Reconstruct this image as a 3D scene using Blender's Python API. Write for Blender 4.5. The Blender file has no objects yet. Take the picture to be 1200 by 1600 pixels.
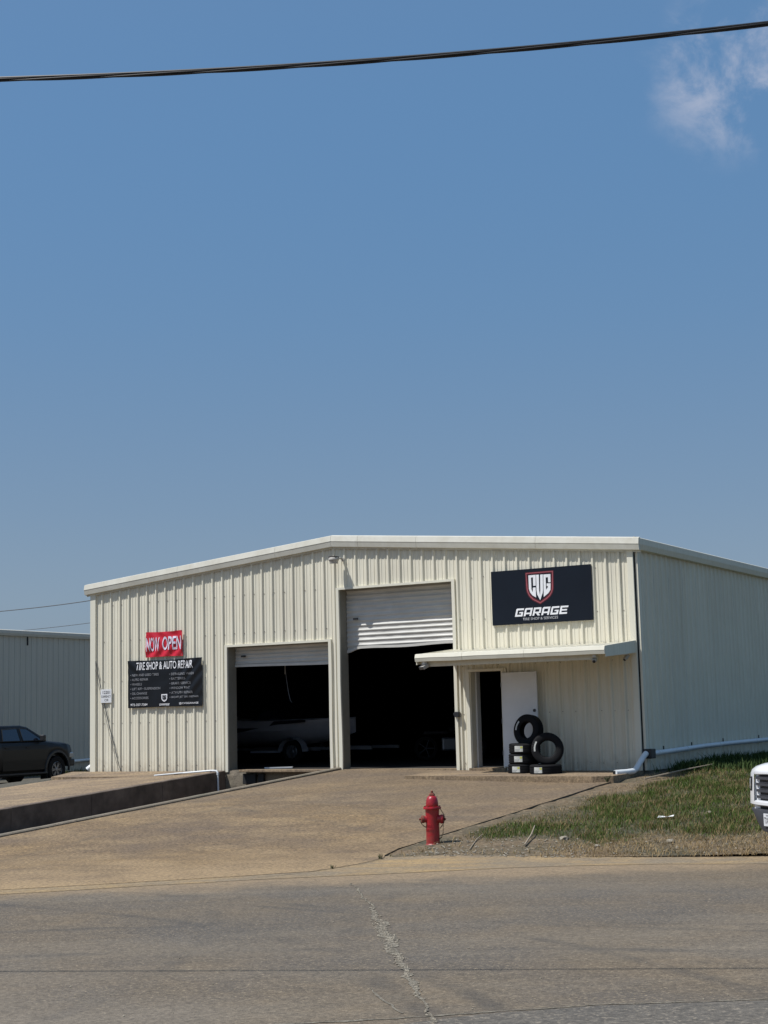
import bpy, bmesh, math, random
import numpy as np
from mathutils import Vector, Matrix, noise
from mathutils.geometry import delaunay_2d_cdt
random.seed(7); rng = np.random.default_rng(11)
S = bpy.context.scene
C = bpy.data.collections.new('place'); S.collection.children.link(C)

# ------------------------------------------------------------------ camera
PITCH, ROLL, YAW, FPX = 0.1356, -0.0242, -0.5377, 2369.3
Fw = Vector((math.sin(YAW)*math.cos(PITCH), math.cos(YAW)*math.cos(PITCH), math.sin(PITCH)))
R0 = Vector((math.cos(YAW), -math.sin(YAW), 0)); U0 = R0.cross(Fw)
Rr = math.cos(ROLL)*R0 + math.sin(ROLL)*U0; Uu = -math.sin(ROLL)*R0 + math.cos(ROLL)*U0
cam = bpy.data.cameras.new('camera'); co = bpy.data.objects.new('camera', cam); C.objects.link(co)
cam.sensor_fit = 'VERTICAL'; cam.sensor_height = 24; cam.lens = FPX/1600*24
cam.clip_start = .1; cam.clip_end = 3000
co.matrix_world = Matrix(((Rr.x, Uu.x, -Fw.x, 27.38), (Rr.y, Uu.y, -Fw.y, -30.618), (Rr.z, Uu.z, -Fw.z, 1.158), (0, 0, 0, 1)))
S.camera = co
S.render.resolution_x, S.render.resolution_y = 768, 1024

# ------------------------------------------------------------------ sky, sun, exposure
SUN = Vector((.93, 1.0, -2.3)).normalized()          # direction the light travels
w = bpy.data.worlds.new('World'); S.world = w; w.use_nodes = True
nt = w.node_tree; nt.nodes.clear(); N = nt.nodes.new; L = nt.links.new
sky = N('ShaderNodeTexSky'); sky.sky_type = 'NISHITA'; sky.sun_disc = False
sky.sun_elevation = math.asin(-SUN.z); sky.sun_rotation = math.atan2(-SUN.x, -SUN.y)
sky.altitude = 150; sky.air_density = 1.0; sky.dust_density = 2.2; sky.ozone_density = 2.2
tint = N('ShaderNodeMix'); tint.data_type = 'RGBA'; tint.blend_type = 'MULTIPLY'; tint.inputs[0].default_value = 1
tint.inputs[7].default_value = (.90, .93, 1.0, 1)
L(sky.outputs[0], tint.inputs[6])
# summer haze paling to the horizon all round; unseen zenith paled too, for less blue shade
tcz = N('ShaderNodeTexCoord'); spz = N('ShaderNodeSeparateXYZ'); L(tcz.outputs['Generated'], spz.inputs[0])
rp = N('ShaderNodeValToRGB'); rp.color_ramp.interpolation = 'B_SPLINE'; el = rp.color_ramp.elements
el[0].position = 0; el[0].color = (.262, .352, .47, 1); el[1].position = 1; el[1].color = (.18, .28, .43, 1)
for p_, c_ in ((.06, (.240, .338, .47)), (.135, (.182, .285, .42)), (.255, (.122, .277, .482)), (.44, (.110, .290, .560))):
    e_ = el.new(p_); e_.color = (*c_, 1)
L(spz.outputs[2], rp.inputs[0])
sc10 = N('ShaderNodeMix'); sc10.data_type = 'RGBA'; sc10.blend_type = 'MULTIPLY'; sc10.inputs[0].default_value = 1
L(rp.outputs[0], sc10.inputs[6]); sc10.inputs[7].default_value = (10, 10, 10, 1)
hz = N('ShaderNodeMix'); hz.data_type = 'RGBA'; hz.inputs[0].default_value = .6; L(tint.outputs[2], hz.inputs[6]); L(sc10.outputs[2], hz.inputs[7])
# thin wisps of cloud, given as a soft patch of broken noise around a few directions of the sky
tc = N('ShaderNodeTexCoord')
def wmath(op, a, b=None):
    m = N('ShaderNodeMath'); m.operation = op
    for i, v in enumerate((a, b)):
        if v is None: continue
        if isinstance(v, (int, float)): m.inputs[i].default_value = v
        else: L(v, m.inputs[i])
    return m.outputs[0]
nz = N('ShaderNodeTexNoise'); nz.inputs['Scale'].default_value = 24; nz.inputs['Detail'].default_value = 6
nz.inputs['Roughness'].default_value = .62; nz.inputs['Distortion'].default_value = .35
mp = N('ShaderNodeMapping'); mp.inputs['Scale'].default_value = (1, 1, 1.15); mp.inputs['Location'].default_value = (.338, .196, .078); mp.inputs['Rotation'].default_value = (0, .5, .3)
L(tc.outputs['Generated'], mp.inputs[0]); L(mp.outputs[0], nz.inputs[0])
total = None
for d, rad in (((-.268, .884, .393), .066), ((.75, .5, .45), .12), ((-.8, .25, .5), .11), ((.1, -.8, .5), .14)):
    v = N('ShaderNodeVectorMath'); v.operation = 'DISTANCE'; L(tc.outputs['Generated'], v.inputs[0])
    v.inputs[1].default_value = Vector(d).normalized()
    mr = N('ShaderNodeMapRange'); mr.interpolation_type = 'SMOOTHSTEP'
    mr.inputs[1].default_value = rad; mr.inputs[2].default_value = rad*.35; L(v.outputs['Value'], mr.inputs[0])
    total = mr.outputs[0] if total is None else wmath('MAXIMUM', total, mr.outputs[0])
cr = N('ShaderNodeMapRange'); cr.interpolation_type = 'SMOOTHSTEP'
cr.inputs[1].default_value = .44; cr.inputs[2].default_value = .74; L(nz.outputs['Fac'], cr.inputs[0])
fac = wmath('MULTIPLY', wmath('MULTIPLY', total, cr.outputs[0]), .85)
cm = N('ShaderNodeMix'); cm.data_type = 'RGBA'; L(fac, cm.inputs[0]); L(hz.outputs[2], cm.inputs[6])
cm.inputs[7].default_value = (3.9, 4.5, 5.9, 1)
bg = N('ShaderNodeBackground'); bg.inputs[1].default_value = .1
L(cm.outputs[2], bg.inputs[0]); wo = N('ShaderNodeOutputWorld'); L(bg.outputs[0], wo.inputs[0])
sl = bpy.data.lights.new('sun', 'SUN'); sl.energy = 5.0; sl.angle = math.radians(.53); sl.color = (1, .98, .955)
so = bpy.data.objects.new('sun', sl); C.objects.link(so)
so.rotation_euler = SUN.to_track_quat('-Z', 'Y').to_euler()
S.view_settings.view_transform = 'Standard'; S.view_settings.look = 'None'
S.view_settings.exposure = 0.0; S.view_settings.gamma = 1; S.view_settings.use_curve_mapping = False
S.cycles.max_bounces = 6; S.cycles.use_denoising = True

# ------------------------------------------------------------------ materials
def mat(name, base, base2=None, scale=3., rough=.6, metal=0., bump=0., bscale=40., big=None, bigscale=.6,
        stretch=None, rot=0, world=False, grime=None, spec=.5, detail=5, speck=None, speckscale=120, attr=None, coat=0, transl=0, grain=None, streak=None, wash=None, arcs=None, objtint=0, cover=None):
    m = bpy.data.materials.new(name); m.use_nodes = True
    t = m.node_tree; n = t.nodes; l = t.links
    b = n['Principled BSDF']; b.inputs['Roughness'].default_value = rough; b.inputs['Metallic'].default_value = metal
    b.inputs['Specular IOR Level'].default_value = spec; b.inputs['Coat Weight'].default_value = coat
    tcn = n.new('ShaderNodeTexCoord'); geo = n.new('ShaderNodeNewGeometry')
    src = geo.outputs['Position'] if world else tcn.outputs['Object']
    mp0 = n.new('ShaderNodeMapping'); l.new(src, mp0.inputs[0]); mp0.inputs['Rotation'].default_value = (0, 0, rot)
    mpn = n.new('ShaderNodeMapping'); l.new(mp0.outputs[0], mpn.inputs[0])
    if stretch: mpn.inputs['Scale'].default_value = stretch
    def nzz(sc, det=5, vec=None, rg=.6):
        q = n.new('ShaderNodeTexNoise'); q.inputs['Scale'].default_value = sc; q.inputs['Detail'].default_value = det
        q.inputs['Roughness'].default_value = rg
        l.new(vec if vec else mpn.outputs[0], q.inputs[0]); return q.outputs['Fac']
    def ramp(f, a, c):
        r = n.new('ShaderNodeMapRange'); r.inputs[1].default_value = a; r.inputs[2].default_value = c; l.new(f, r.inputs[0]); return r.outputs[0]
    def mix(f, a, c, blend='MIX'):
        x = n.new('ShaderNodeMix'); x.data_type = 'RGBA'; x.blend_type = blend
        for i, v in ((0, f), (6, a), (7, c)):
            if isinstance(v, (int, float)): x.inputs[i].default_value = v
            elif isinstance(v, tuple): x.inputs[i].default_value = (*v, 1)
            else: l.new(v, x.inputs[i])
        return x.outputs[2]
    if attr:
        a = n.new('ShaderNodeAttribute'); a.attribute_name = attr; col = a.outputs['Color']
    else:
        b2 = base2 or tuple(c*.86 for c in base)
        col = mix(ramp(nzz(scale, detail), .3, .7), base, b2)
    if big: col = mix(ramp(nzz(bigscale, 4, src), .38, .66), col, big)
    if speck:
        col = mix(ramp(nzz(speckscale, 2, src, .5), .56, .68), col, speck)
    if streak:   # (colour, scale, stretch, amount)
        ms_ = n.new('ShaderNodeMapping'); l.new(mp0.outputs[0], ms_.inputs[0]); ms_.inputs['Scale'].default_value = streak[2]
        f_ = ramp(nzz(streak[1], 5, ms_.outputs[0]), .46, .72); mu = n.new('ShaderNodeMath'); mu.operation = 'MULTIPLY'; l.new(f_, mu.inputs[0]); mu.inputs[1].default_value = streak[3]
        col = mix(mu.outputs[0], col, streak[0])
    if cover:
        a = n.new('ShaderNodeAttribute'); a.attribute_name = 'cover'
        ad_ = n.new('ShaderNodeMath'); ad_.operation = 'MULTIPLY'; l.new(a.outputs['Fac'], ad_.inputs[0]); l.new(ramp(nzz(7, 4, src), .25, .55), ad_.inputs[1])
        col = mix(ad_.outputs[0], col, cover)
    def vdist(c):
        vd = n.new('ShaderNodeVectorMath'); vd.operation = 'DISTANCE'; l.new(geo.outputs['Position'], vd.inputs[0]); vd.inputs[1].default_value = (c[0], c[1], -.85); return vd.outputs['Value']
    def mth(op, a, c):
        q = n.new('ShaderNodeMath'); q.operation = op
        for i, v in enumerate((a, c)):
            if v is None: continue
            if isinstance(v, (int, float)): q.inputs[i].default_value = v
            else: l.new(v, q.inputs[i])
        return q.outputs[0]
    for (cx_, cy_, rad, wd_, amt) in (arcs or ()):      # faint rubber marks left by turning tyres
        e = mth('ABSOLUTE', mth('SUBTRACT', vdist((cx_, cy_)), rad), None)
        a_ = n.new('ShaderNodeMapRange'); a_.interpolation_type = 'SMOOTHSTEP'; a_.inputs[1].default_value = wd_; a_.inputs[2].default_value = wd_*.15; l.new(e, a_.inputs[0])
        f_ = mth('MULTIPLY', mth('MULTIPLY', a_.outputs[0], ramp(nzz(.55, 3, src), .40, .62)), amt)
        col = mix(f_, col, (.045, .042, .038) if amt > .2 else (.16, .14, .11))
    for (c_, nrm, off, d0, d1, amt) in (wash or ()):    # dust drifted in from one side, with a ragged limit
        dt = n.new('ShaderNodeVectorMath'); dt.operation = 'DOT_PRODUCT'; l.new(geo.outputs['Position'], dt.inputs[0]); dt.inputs[1].default_value = nrm
        v_ = mth('ADD', mth('SUBTRACT', dt.outputs['Value'], off), mth('MULTIPLY', mth('SUBTRACT', nzz(1.1, 5, src), .5), abs(d1-d0)*1.6))
        a_ = n.new('ShaderNodeMapRange'); a_.interpolation_type = 'SMOOTHSTEP'; a_.inputs[1].default_value = d0; a_.inputs[2].default_value = d1; l.new(v_, a_.inputs[0])
        col = mix(mth('MULTIPLY', a_.outputs[0], amt), col, c_)
    if objtint:
        oi = n.new('ShaderNodeObjectInfo'); a_ = n.new('ShaderNodeMapRange'); l.new(oi.outputs['Random'], a_.inputs[0])
        a_.inputs[3].default_value = 1-objtint; a_.inputs[4].default_value = 1+objtint*.4; col = mix(1.0, col, a_.outputs[0], 'MULTIPLY')
    if grain:    # (scale, amount)
        g_ = n.new('ShaderNodeMapRange'); g_.inputs[1].default_value = .3; g_.inputs[2].default_value = .7; g_.inputs[3].default_value = 1-grain[1]; g_.inputs[4].default_value = 1+grain[1]
        l.new(nzz(grain[0], 3, src, .7), g_.inputs[0]); col = mix(1.0, col, g_.outputs[0], 'MULTIPLY')
    if grime:   # (colour, z where it ends, z where it starts): dirt splashed on the foot of a wall
        gc, zh, zl = grime
        sp = n.new('ShaderNodeSeparateXYZ'); l.new(geo.outputs['Position'], sp.inputs[0])
        ad = n.new('ShaderNodeMath'); ad.operation = 'ADD'; l.new(sp.outputs[2], ad.inputs[0])
        mm = n.new('ShaderNodeMath'); mm.operation = 'MULTIPLY'; mm.inputs[1].default_value = 1.1
        l.new(nzz(6, 4, src), mm.inputs[0]); l.new(mm.outputs[0], ad.inputs[1])
        g = n.new('ShaderNodeMapRange'); g.inputs[1].default_value = zh+.55; g.inputs[2].default_value = zl+.55
        l.new(ad.outputs[0], g.inputs[0]); g.inputs[4].default_value = .5
        col = mix(g.outputs[0], col, gc)
    l.new(col, b.inputs['Base Color'])
    if bump:
        bn = n.new('ShaderNodeBump'); bn.inputs['Strength'].default_value = bump; bn.inputs['Distance'].default_value = .01
        l.new(nzz(bscale, 4, src), bn.inputs['Height']); l.new(bn.outputs[0], b.inputs['Normal'])
    if transl:
        tr = n.new('ShaderNodeBsdfTranslucent'); l.new(col, tr.inputs[0])
        ms = n.new('ShaderNodeMixShader'); ms.inputs[0].default_value = transl
        l.new(b.outputs[0], ms.inputs[1]); l.new(tr.outputs[0], ms.inputs[2]); l.new(ms.outputs[0], n['Material Output'].inputs[0])
    return m
def glassmat(name, col, rough=.05, alpha=1.0):
    m = bpy.data.materials.new(name); m.use_nodes = True; b = m.node_tree.nodes['Principled BSDF']
    b.inputs['Base Color'].default_value = (*col, 1); b.inputs['Roughness'].default_value = rough
    b.inputs['Specular IOR Level'].default_value = .7; b.inputs['Coat Weight'].default_value = .5
    if alpha < 1:
        t = m.node_tree; tr = t.nodes.new('ShaderNodeBsdfTransparent'); ms = t.nodes.new('ShaderNodeMixShader')
        tr.inputs[0].default_value = (.75, .85, .8, 1)
        ms.inputs[0].default_value = alpha; t.links.new(tr.outputs[0], ms.inputs[1]); t.links.new(b.outputs[0], ms.inputs[2])
        t.links.new(ms.outputs[0], t.nodes['Material Output'].inputs[0])
    return m
RUST = (.28, .19, .11)
M = {}
M['siding'] = mat('cream_siding', (.74, .705, .585), (.69, .655, .53), scale=2.2, stretch=(6, 6, .35), rough=.6, big=(.69, .65, .53),
                  bigscale=.9, world=True, grime=(RUST, .32, -.45), spec=.12, objtint=.05, streak=((.53, .485, .37), 3.0, (7, 7, .16), .35))
M['siding_side'] = M['siding']
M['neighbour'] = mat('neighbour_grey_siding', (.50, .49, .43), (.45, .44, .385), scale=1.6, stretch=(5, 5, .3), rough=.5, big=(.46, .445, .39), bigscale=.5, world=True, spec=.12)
M['jamb'] = mat('jamb_steel', (.27, .25, .205), (.22, .205, .165), scale=3, rough=.6, world=True, spec=.3)
M['trim'] = mat('cream_trim', (.71, .68, .565), (.66, .63, .52), scale=2, stretch=(3, 3, .4), rough=.6, world=True, spec=.15, grime=(RUST, .0, -.45))
M['rake'] = mat('white_rake_trim', (.63, .615, .54), (.56, .54, .46), scale=2.5, rough=.6, world=True, spec=.15, streak=((.48, .45, .37), 2.0, (2, 2, 2), .5))
M['door_white'] = mat('door_white', (.70, .71, .71), (.62, .63, .63), scale=3, rough=.45, world=True, bump=.15, bscale=3)
M['curtain'] = mat('roll_door_white', (.61, .595, .55), (.48, .465, .42), scale=4, stretch=(.6, 1, 5), rough=.5, world=True, big=(.50, .485, .44), bigscale=2.5)
M['dark_gap'] = mat('dark_rubber', (.012, .012, .012), rough=.8)
M['black'] = mat('black_plastic', (.015, .015, .017), rough=.5)
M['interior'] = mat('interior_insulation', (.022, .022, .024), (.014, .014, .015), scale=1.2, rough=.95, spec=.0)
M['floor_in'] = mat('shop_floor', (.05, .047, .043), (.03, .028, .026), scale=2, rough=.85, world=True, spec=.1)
M['concrete'] = mat('old_concrete', (.25, .205, .15), (.165, .135, .10), scale=5, rough=.9, bump=.5, bscale=30, big=(.17, .15, .11), bigscale=1.4, world=True, speck=(.12, .10, .07), speckscale=26)
M['retain'] = mat('weathered_wall_concrete', (.19, .145, .11), (.115, .085, .065), scale=2.6, rough=.95, bump=.6, bscale=22, big=(.08, .06, .045), bigscale=1.8, world=True)
STR = (.75, 1.1, 1); RT31 = math.radians(-31); RN = (.633, -.775, 0); RO = .633*13.6+.775*16.8
M['drive'] = mat('driveway_concrete', (.238, .158, .073), (.150, .099, .050), scale=2.4, rough=.92, bump=.9, bscale=40, rot=RT31, stretch=STR, big=(.130, .093, .060), bigscale=.34,
                 world=True, speck=(.070, .048, .030), speckscale=24, grain=(19, .52), streak=((.27, .19, .10), .9, (.8, 1.2, 1), .75), wash=(((.30, .210, .112), RN, RO, -5.5, .5, .8), ((.130, .098, .066), (.1, 1, 0), -6.5, -2, 5.0, .5)),
                 arcs=((14, -30, 24.5, .22, .32), (14.5, -29, 22.2, .18, .3), (6, -22, 15.5, .2, .3), (31, -8, 21.5, .15, .28)))
M['slab'] = mat('parking_slab_concrete', (.285, .205, .122), (.19, .136, .082), scale=2.2, rough=.92, bump=.8, bscale=40, rot=RT31, stretch=STR, big=(.160, .118, .080), bigscale=.5,
                 world=True, speck=(.13, .092, .06), speckscale=22, grain=(18, .46), streak=((.32, .235, .135), 1.2, (.6, 1.5, 1), .7))
M['gutter'] = mat('sandy_gutter_concrete', (.345, .235, .108), (.27, .185, .088), scale=1.3, rough=.92, bump=.7, bscale=45, big=(.20, .155, .098), bigscale=1.0,
                  world=True, rot=RT31, stretch=STR, speck=(.14, .10, .062), speckscale=30, grain=(22, .3), streak=((.185, .150, .105), 1.4, (.4, 1.8, 1), .85))
M['road'] = mat('worn_road', (.156, .117, .073), (.102, .080, .054), scale=3.5, rough=.9, bump=.9, bscale=60, rot=RT31, stretch=(.7, 1.2, 1),
                big=(.088, .076, .062), bigscale=.42, world=True, speck=(.22, .175, .115), speckscale=34, detail=8, grain=(24, .36), streak=((.165, .137, .100), .45, (.35, 1.5, 1), .75),
                wash=(((.25, .18, .105), RN, RO, .95, -.35, .8), ((.165, .138, .105), (-.25, -.97, 0), 14.3, .6, 3.5, .45)),
                arcs=((14, -30, 12.4, .16, .6), (14.6, -30, 13.9, .14, .5), (27, -34, 16.6, .15, .55), (27, -34, 18.3, .13, .5), (8, -25, 12.0, .14, .5), (20, -2, 14.9, .12, .5), (30, -12, 12.2, .2, .5),
                      (23.4, -10, 10.2, .03, .19), (16, -17, 5.6, .025, .19)))
M['crackfill'] = mat('crack_gravel', (.27, .24, .185), (.06, .05, .035), scale=22, rough=.95, bump=1, bscale=60, world=True)
M['joint'] = mat('joint_dark', (.10, .075, .048), (.17, .13, .08), scale=8, rough=.95, world=True)
M['dirt'] = mat('dry_dirt', (.190, .132, .074), (.095, .068, .040), scale=3, rough=1, bump=1, bscale=28, big=(.062, .055, .032), bigscale=.9, world=True, speck=(.19, .145, .092), speckscale=11, grain=(20, .4), cover=(.042, .044, .019))
M['lot'] = mat('dirt_lot', (.085, .074, .055), (.05, .047, .034), scale=2, rough=1, bump=1, bscale=20, world=True, speck=(.13, .115, .085), speckscale=18)
M['grass'] = mat('grass_blades', (.06, .09, .03), attr='tone', rough=.7, spec=.15, transl=.25)
M['weeds'] = mat('weed_leaves', (.03, .06, .018), attr='tone', rough=.7, spec=.12, transl=.2)
M['stone'] = mat('pale_stones', (.32, .285, .22), (.12, .10, .075), scale=9, rough=.9, world=True)
M['wood'] = mat('grey_stick', (.34, .28, .20), (.25, .20, .14), scale=12, rough=.9)
M['paper'] = mat('white_scrap', (.75, .75, .72), rough=.7)
M['red'] = mat('hydrant_red', (.42, .007, .018), (.31, .006, .014), scale=9, rough=.38, bump=.35, bscale=45, big=(.26, .010, .014), bigscale=9, coat=.2, speck=(.30, .02, .02), speckscale=14, grime=((.16, .08, .05), -.62, -.88))
M['redrust'] = mat('hydrant_rusty_red', (.20, .035, .02), (.13, .04, .02), scale=25, rough=.75, bump=.6, bscale=60)
M['chain'] = mat('rusty_chain', (.07, .045, .03), rough=.7, metal=.5)
M['tyre'] = mat('tyre_rubber', (.008, .008, .009), (.006, .006, .007), scale=20, rough=.8, spec=.2)
M['label'] = mat('tyre_label_white', (.60, .60, .56), (.40, .41, .38), scale=40, rough=.6)
M['labely'] = mat('tyre_label_yellow', (.55, .55, .10), rough=.6)
M['pvc'] = mat('white_pvc', (.70, .73, .74), (.60, .63, .64), scale=6, rough=.4, world=True, grime=((.35, .3, .22), -.5, -1.0))
M['bannerblack'] = mat('black_vinyl', (.008, .009, .012), (.007, .008, .010), scale=4, rough=.38, spec=.32)
M['signnavy'] = mat('navy_sign_board', (.007, .010, .017), (.006, .008, .013), scale=1.5, rough=.3, spec=.3, bump=.03, bscale=1.2)
M['bannerred'] = mat('red_vinyl', (.58, .015, .035), (.50, .012, .03), scale=4, rough=.4, spec=.5)
M['inkwhite'] = mat('white_ink', (.80, .80, .82), rough=.5)
M['inklilac'] = mat('pale_ink', (.70, .66, .78), rough=.5)
M['inkgrey'] = mat('grey_ink', (.24, .245, .26), rough=.5)
M['inkred'] = mat('rose_ink', (.34, .085, .10), rough=.5)
M['inkdarkred'] = mat('dark_red_ink', (.10, .006, .012), rough=.5)
M['inkblack'] = mat('black_ink', (.02, .02, .025), rough=.6)
M['platewhite'] = mat('plate_white', (.72, .73, .74), rough=.5)
M['cable'] = mat('black_cable', (.012, .013, .015), rough=.5)
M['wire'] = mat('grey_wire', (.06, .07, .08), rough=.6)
M['lampgrey'] = mat('lamp_grey', (.42, .40, .36), (.36, .34, .30), scale=10, rough=.6)
M['lampdark'] = mat('lamp_dark', (.10, .09, .08), rough=.7)
M['darkpaint'] = mat('dark_truck_paint', (.008, .008, .009), (.007, .007, .008), scale=1, rough=.4, coat=.12, spec=.2)
M['whitepaint'] = mat('white_truck_paint', (.78, .79, .80), (.76, .77, .78), scale=1, rough=.3, coat=.6)
M['greyplastic'] = mat('grey_plastic', (.045, .047, .055), rough=.55)
M['glassdark'] = glassmat('dark_glass', (.010, .014, .028))
M['glassclear'] = glassmat('clear_glass', (.05, .08, .08), alpha=.35)
M['chrome'] = mat('chrome', (.6, .6, .62), rough=.15, metal=1)
M['rim'] = mat('dull_rim', (.26, .26, .27), rough=.4, metal=.7)
M['lens'] = glassmat('lamp_lens', (.35, .36, .36))
M['boatwhite'] = mat('boat_gelcoat', (.42, .43, .48), rough=.3)
M['boatdark'] = mat('boat_stripe', (.02, .02, .03), rough=.3)
M['roof'] = mat('roof_sheet', (.5, .5, .47), rough=.5)

# ------------------------------------------------------------------ helpers
def link(name, me, m=None, parent=None, loc=None, rot=None):
    o = bpy.data.objects.new(name, me); C.objects.link(o)
    if m is not None and me is not None and not me.materials: me.materials.append(m)
    if parent: o.parent = parent
    if loc is not None: o.location = loc
    if rot is not None: o.rotation_euler = rot
    return o
def thing(name, label, cat, loc=(0, 0, 0), rot=(0, 0, 0), group=None):
    o = bpy.data.objects.new(name, None); C.objects.link(o); o.location = loc; o.rotation_euler = rot; o.empty_display_size = .2
    return tag(o, label, cat, group)
def tag(o, label, cat, group=None):
    o['label'] = label; o['category'] = cat
    if group: o['group'] = group
    return o
def struct(o): o['kind'] = 'structure'; return o
def stuff(o): o['kind'] = 'stuff'; return o
def smooth(me, ang=40):
    for p in me.polygons: p.use_smooth = True
    try: me.set_sharp_from_angle(angle=math.radians(ang))
    except Exception: pass
    return me
class MB:
    def __init__(s): s.v = []; s.f = []
    def add(s, v, f):
        o = len(s.v); s.v += [tuple(p) for p in v]; s.f += [[i+o for i in q] for q in f]; return s
    def box(s, a, b, M4=None):
        x0, y0, z0 = a; x1, y1, z1 = b
        v = [Vector(p) for p in ((x0, y0, z0), (x1, y0, z0), (x1, y1, z0), (x0, y1, z0), (x0, y0, z1), (x1, y0, z1), (x1, y1, z1), (x0, y1, z1))]
        if M4: v = [M4 @ p for p in v]
        return s.add(v, [(0, 3, 2, 1), (4, 5, 6, 7), (0, 1, 5, 4), (1, 2, 6, 5), (2, 3, 7, 6), (3, 0, 4, 7)])
    def lathe(s, prof, n=24, M4=None, cap=True):      # prof: (r, z)
        v = []; f = []
        for r, z in prof:
            for i in range(n):
                a = 2*math.pi*i/n; v.append(Vector((r*math.cos(a), r*math.sin(a), z)))
        for k in range(len(prof)-1):
            for i in range(n):
                j = (i+1) % n; f.append((k*n+i, k*n+j, (k+1)*n+j, (k+1)*n+i))
        if cap:
            if prof[0][0] > 1e-5: f.append(tuple(range(n-1, -1, -1)))
            if prof[-1][0] > 1e-5: f.append(tuple((len(prof)-1)*n+i for i in range(n)))
        if M4: v = [M4 @ p for p in v]
        return s.add(v, f)
    def tube(s, pts, r, n=10, cap=True):
        pts = [Vector(p) for p in pts]; v = []; f = []
        up = Vector((0, 0, 1)); prev = None
        for k, p in enumerate(pts):
            d = ((pts[min(k+1, len(pts)-1)]-p).normalized()+(p-pts[max(k-1, 0)]).normalized())
            if d.length < 1e-9: d = Vector((1, 0, 0))
            d.normalize()
            if prev is None:
                a = d.cross(up) if abs(d.dot(up)) < .95 else d.cross(Vector((1, 0, 0)))
            else: a = prev - d*prev.dot(d)
            a.normalize(); prev = a; b = d.cross(a)
            rr = r[k] if isinstance(r, (list, tuple)) else r
            for i in range(n):
                t = 2*math.pi*i/n; v.append(p+a*rr*math.cos(t)+b*rr*math.sin(t))
        for k in range(len(pts)-1):
            for i in range(n):
                j = (i+1) % n; f.append((k*n+i, k*n+j, (k+1)*n+j, (k+1)*n+i))
        if cap: f.append(tuple(range(n-1, -1, -1))); f.append(tuple((len(pts)-1)*n+i for i in range(n)))
        return s.add(v, f)
    def prism(s, poly, y0, y1, M4=None):    # poly in (x,z), extruded in y
        n = len(poly); v = [Vector((x, y0, z)) for x, z in poly]+[Vector((x, y1, z)) for x, z in poly]
        if M4: v = [M4 @ p for p in v]
        f = [tuple(range(n)), tuple(range(2*n-1, n-1, -1))]+[(i, i+n, (i+1) % n+n, (i+1) % n) for i in range(n)]
        return s.add(v, f)
    def mesh(s, name='m', bevel=0, seg=2, sm=None):
        me = bpy.data.meshes.new(name); me.from_pydata(s.v, [], s.f)
        bm = bmesh.new(); bm.from_mesh(me); bmesh.ops.recalc_face_normals(bm, faces=bm.faces)
        if bevel:
            es = [e for e in bm.edges if len(e.link_faces) == 2 and e.calc_face_angle(0) > .5]
            bmesh.ops.bevel(bm, geom=es, offset=bevel, segments=seg, profile=.5, affect='EDGES', clamp_overlap=True)
        bm.to_mesh(me); bm.free()
        if sm: smooth(me, sm)
        return me
    def build(s, name, m, parent=None, bevel=0, seg=2, sm=None, loc=None, rot=None):
        return link(name, s.mesh(name, bevel, seg, sm), m, parent, loc, rot)
def sstep(t): t = max(0, min(1, t)); return t*t*(3-2*t)
def smax(a, b, k=.05): return .5*(a+b+math.sqrt((a-b)**2+k*k))
def RX(a): return Matrix.Rotation(a, 4, 'X')
def RY(a): return Matrix.Rotation(a, 4, 'Y')
def RZ(a): return Matrix.Rotation(a, 4, 'Z')
def T(*p): return Matrix.Translation(p)

# ------------------------------------------------------------------ the ground
ROADZ = -.85
def drive_z(x, y):
    s = sstep((x-8.5)/6.5); lin = -.075*s + (.065+.0075*s)*y
    return smax(lin, -.842, .03) + .008*noise.noise((x*.7, y*.7, 0))*sstep((y+11)/3)
def slab_z(x, y): return smax(-.02+.062*y+.025*(x-4.3), -.846, .06)
def gutter_d(x, y):     # distance above the gutter line
    pts = [(15.7, -11.3), (16.45, -10.7), (18.4, -10.4), (20.9, -9.6), (26, -7.4), (60, 11.8)]
    for (a, b), (c, d) in zip(pts, pts[1:]):
        if a <= x <= c: return (y-(b+(d-b)*(x-a)/(c-a)))*.86
    return -1 if x < 15.7 else 5
def grass_z(x, y):
    g = smax(-.122+.069*min(y, 0)+.012*min(max(x-15.4, 0), 8)*sstep((y+9)/4), -.836, .03)
    g += (.035+.03*noise.noise((y*3, 1, 4)))*(1-sstep((x-15.34)/.6))*sstep((y+11)/2)
    gd = gutter_d(x, y); g -= .022*(1-sstep(gd/.22))
    return g+(.035*noise.noise((x*.9, y*.9, 3)) + .012*noise.noise((x*4, y*4, 5)))*sstep(gd/1.2)
def lot_z(x, y):
    t = sstep((-.4-x)/7); z = -.14*(1-t)-.70*t
    return smax(z+.06*min(y, 0), -.87, .05)+.02*noise.noise((x, y, 9))
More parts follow.
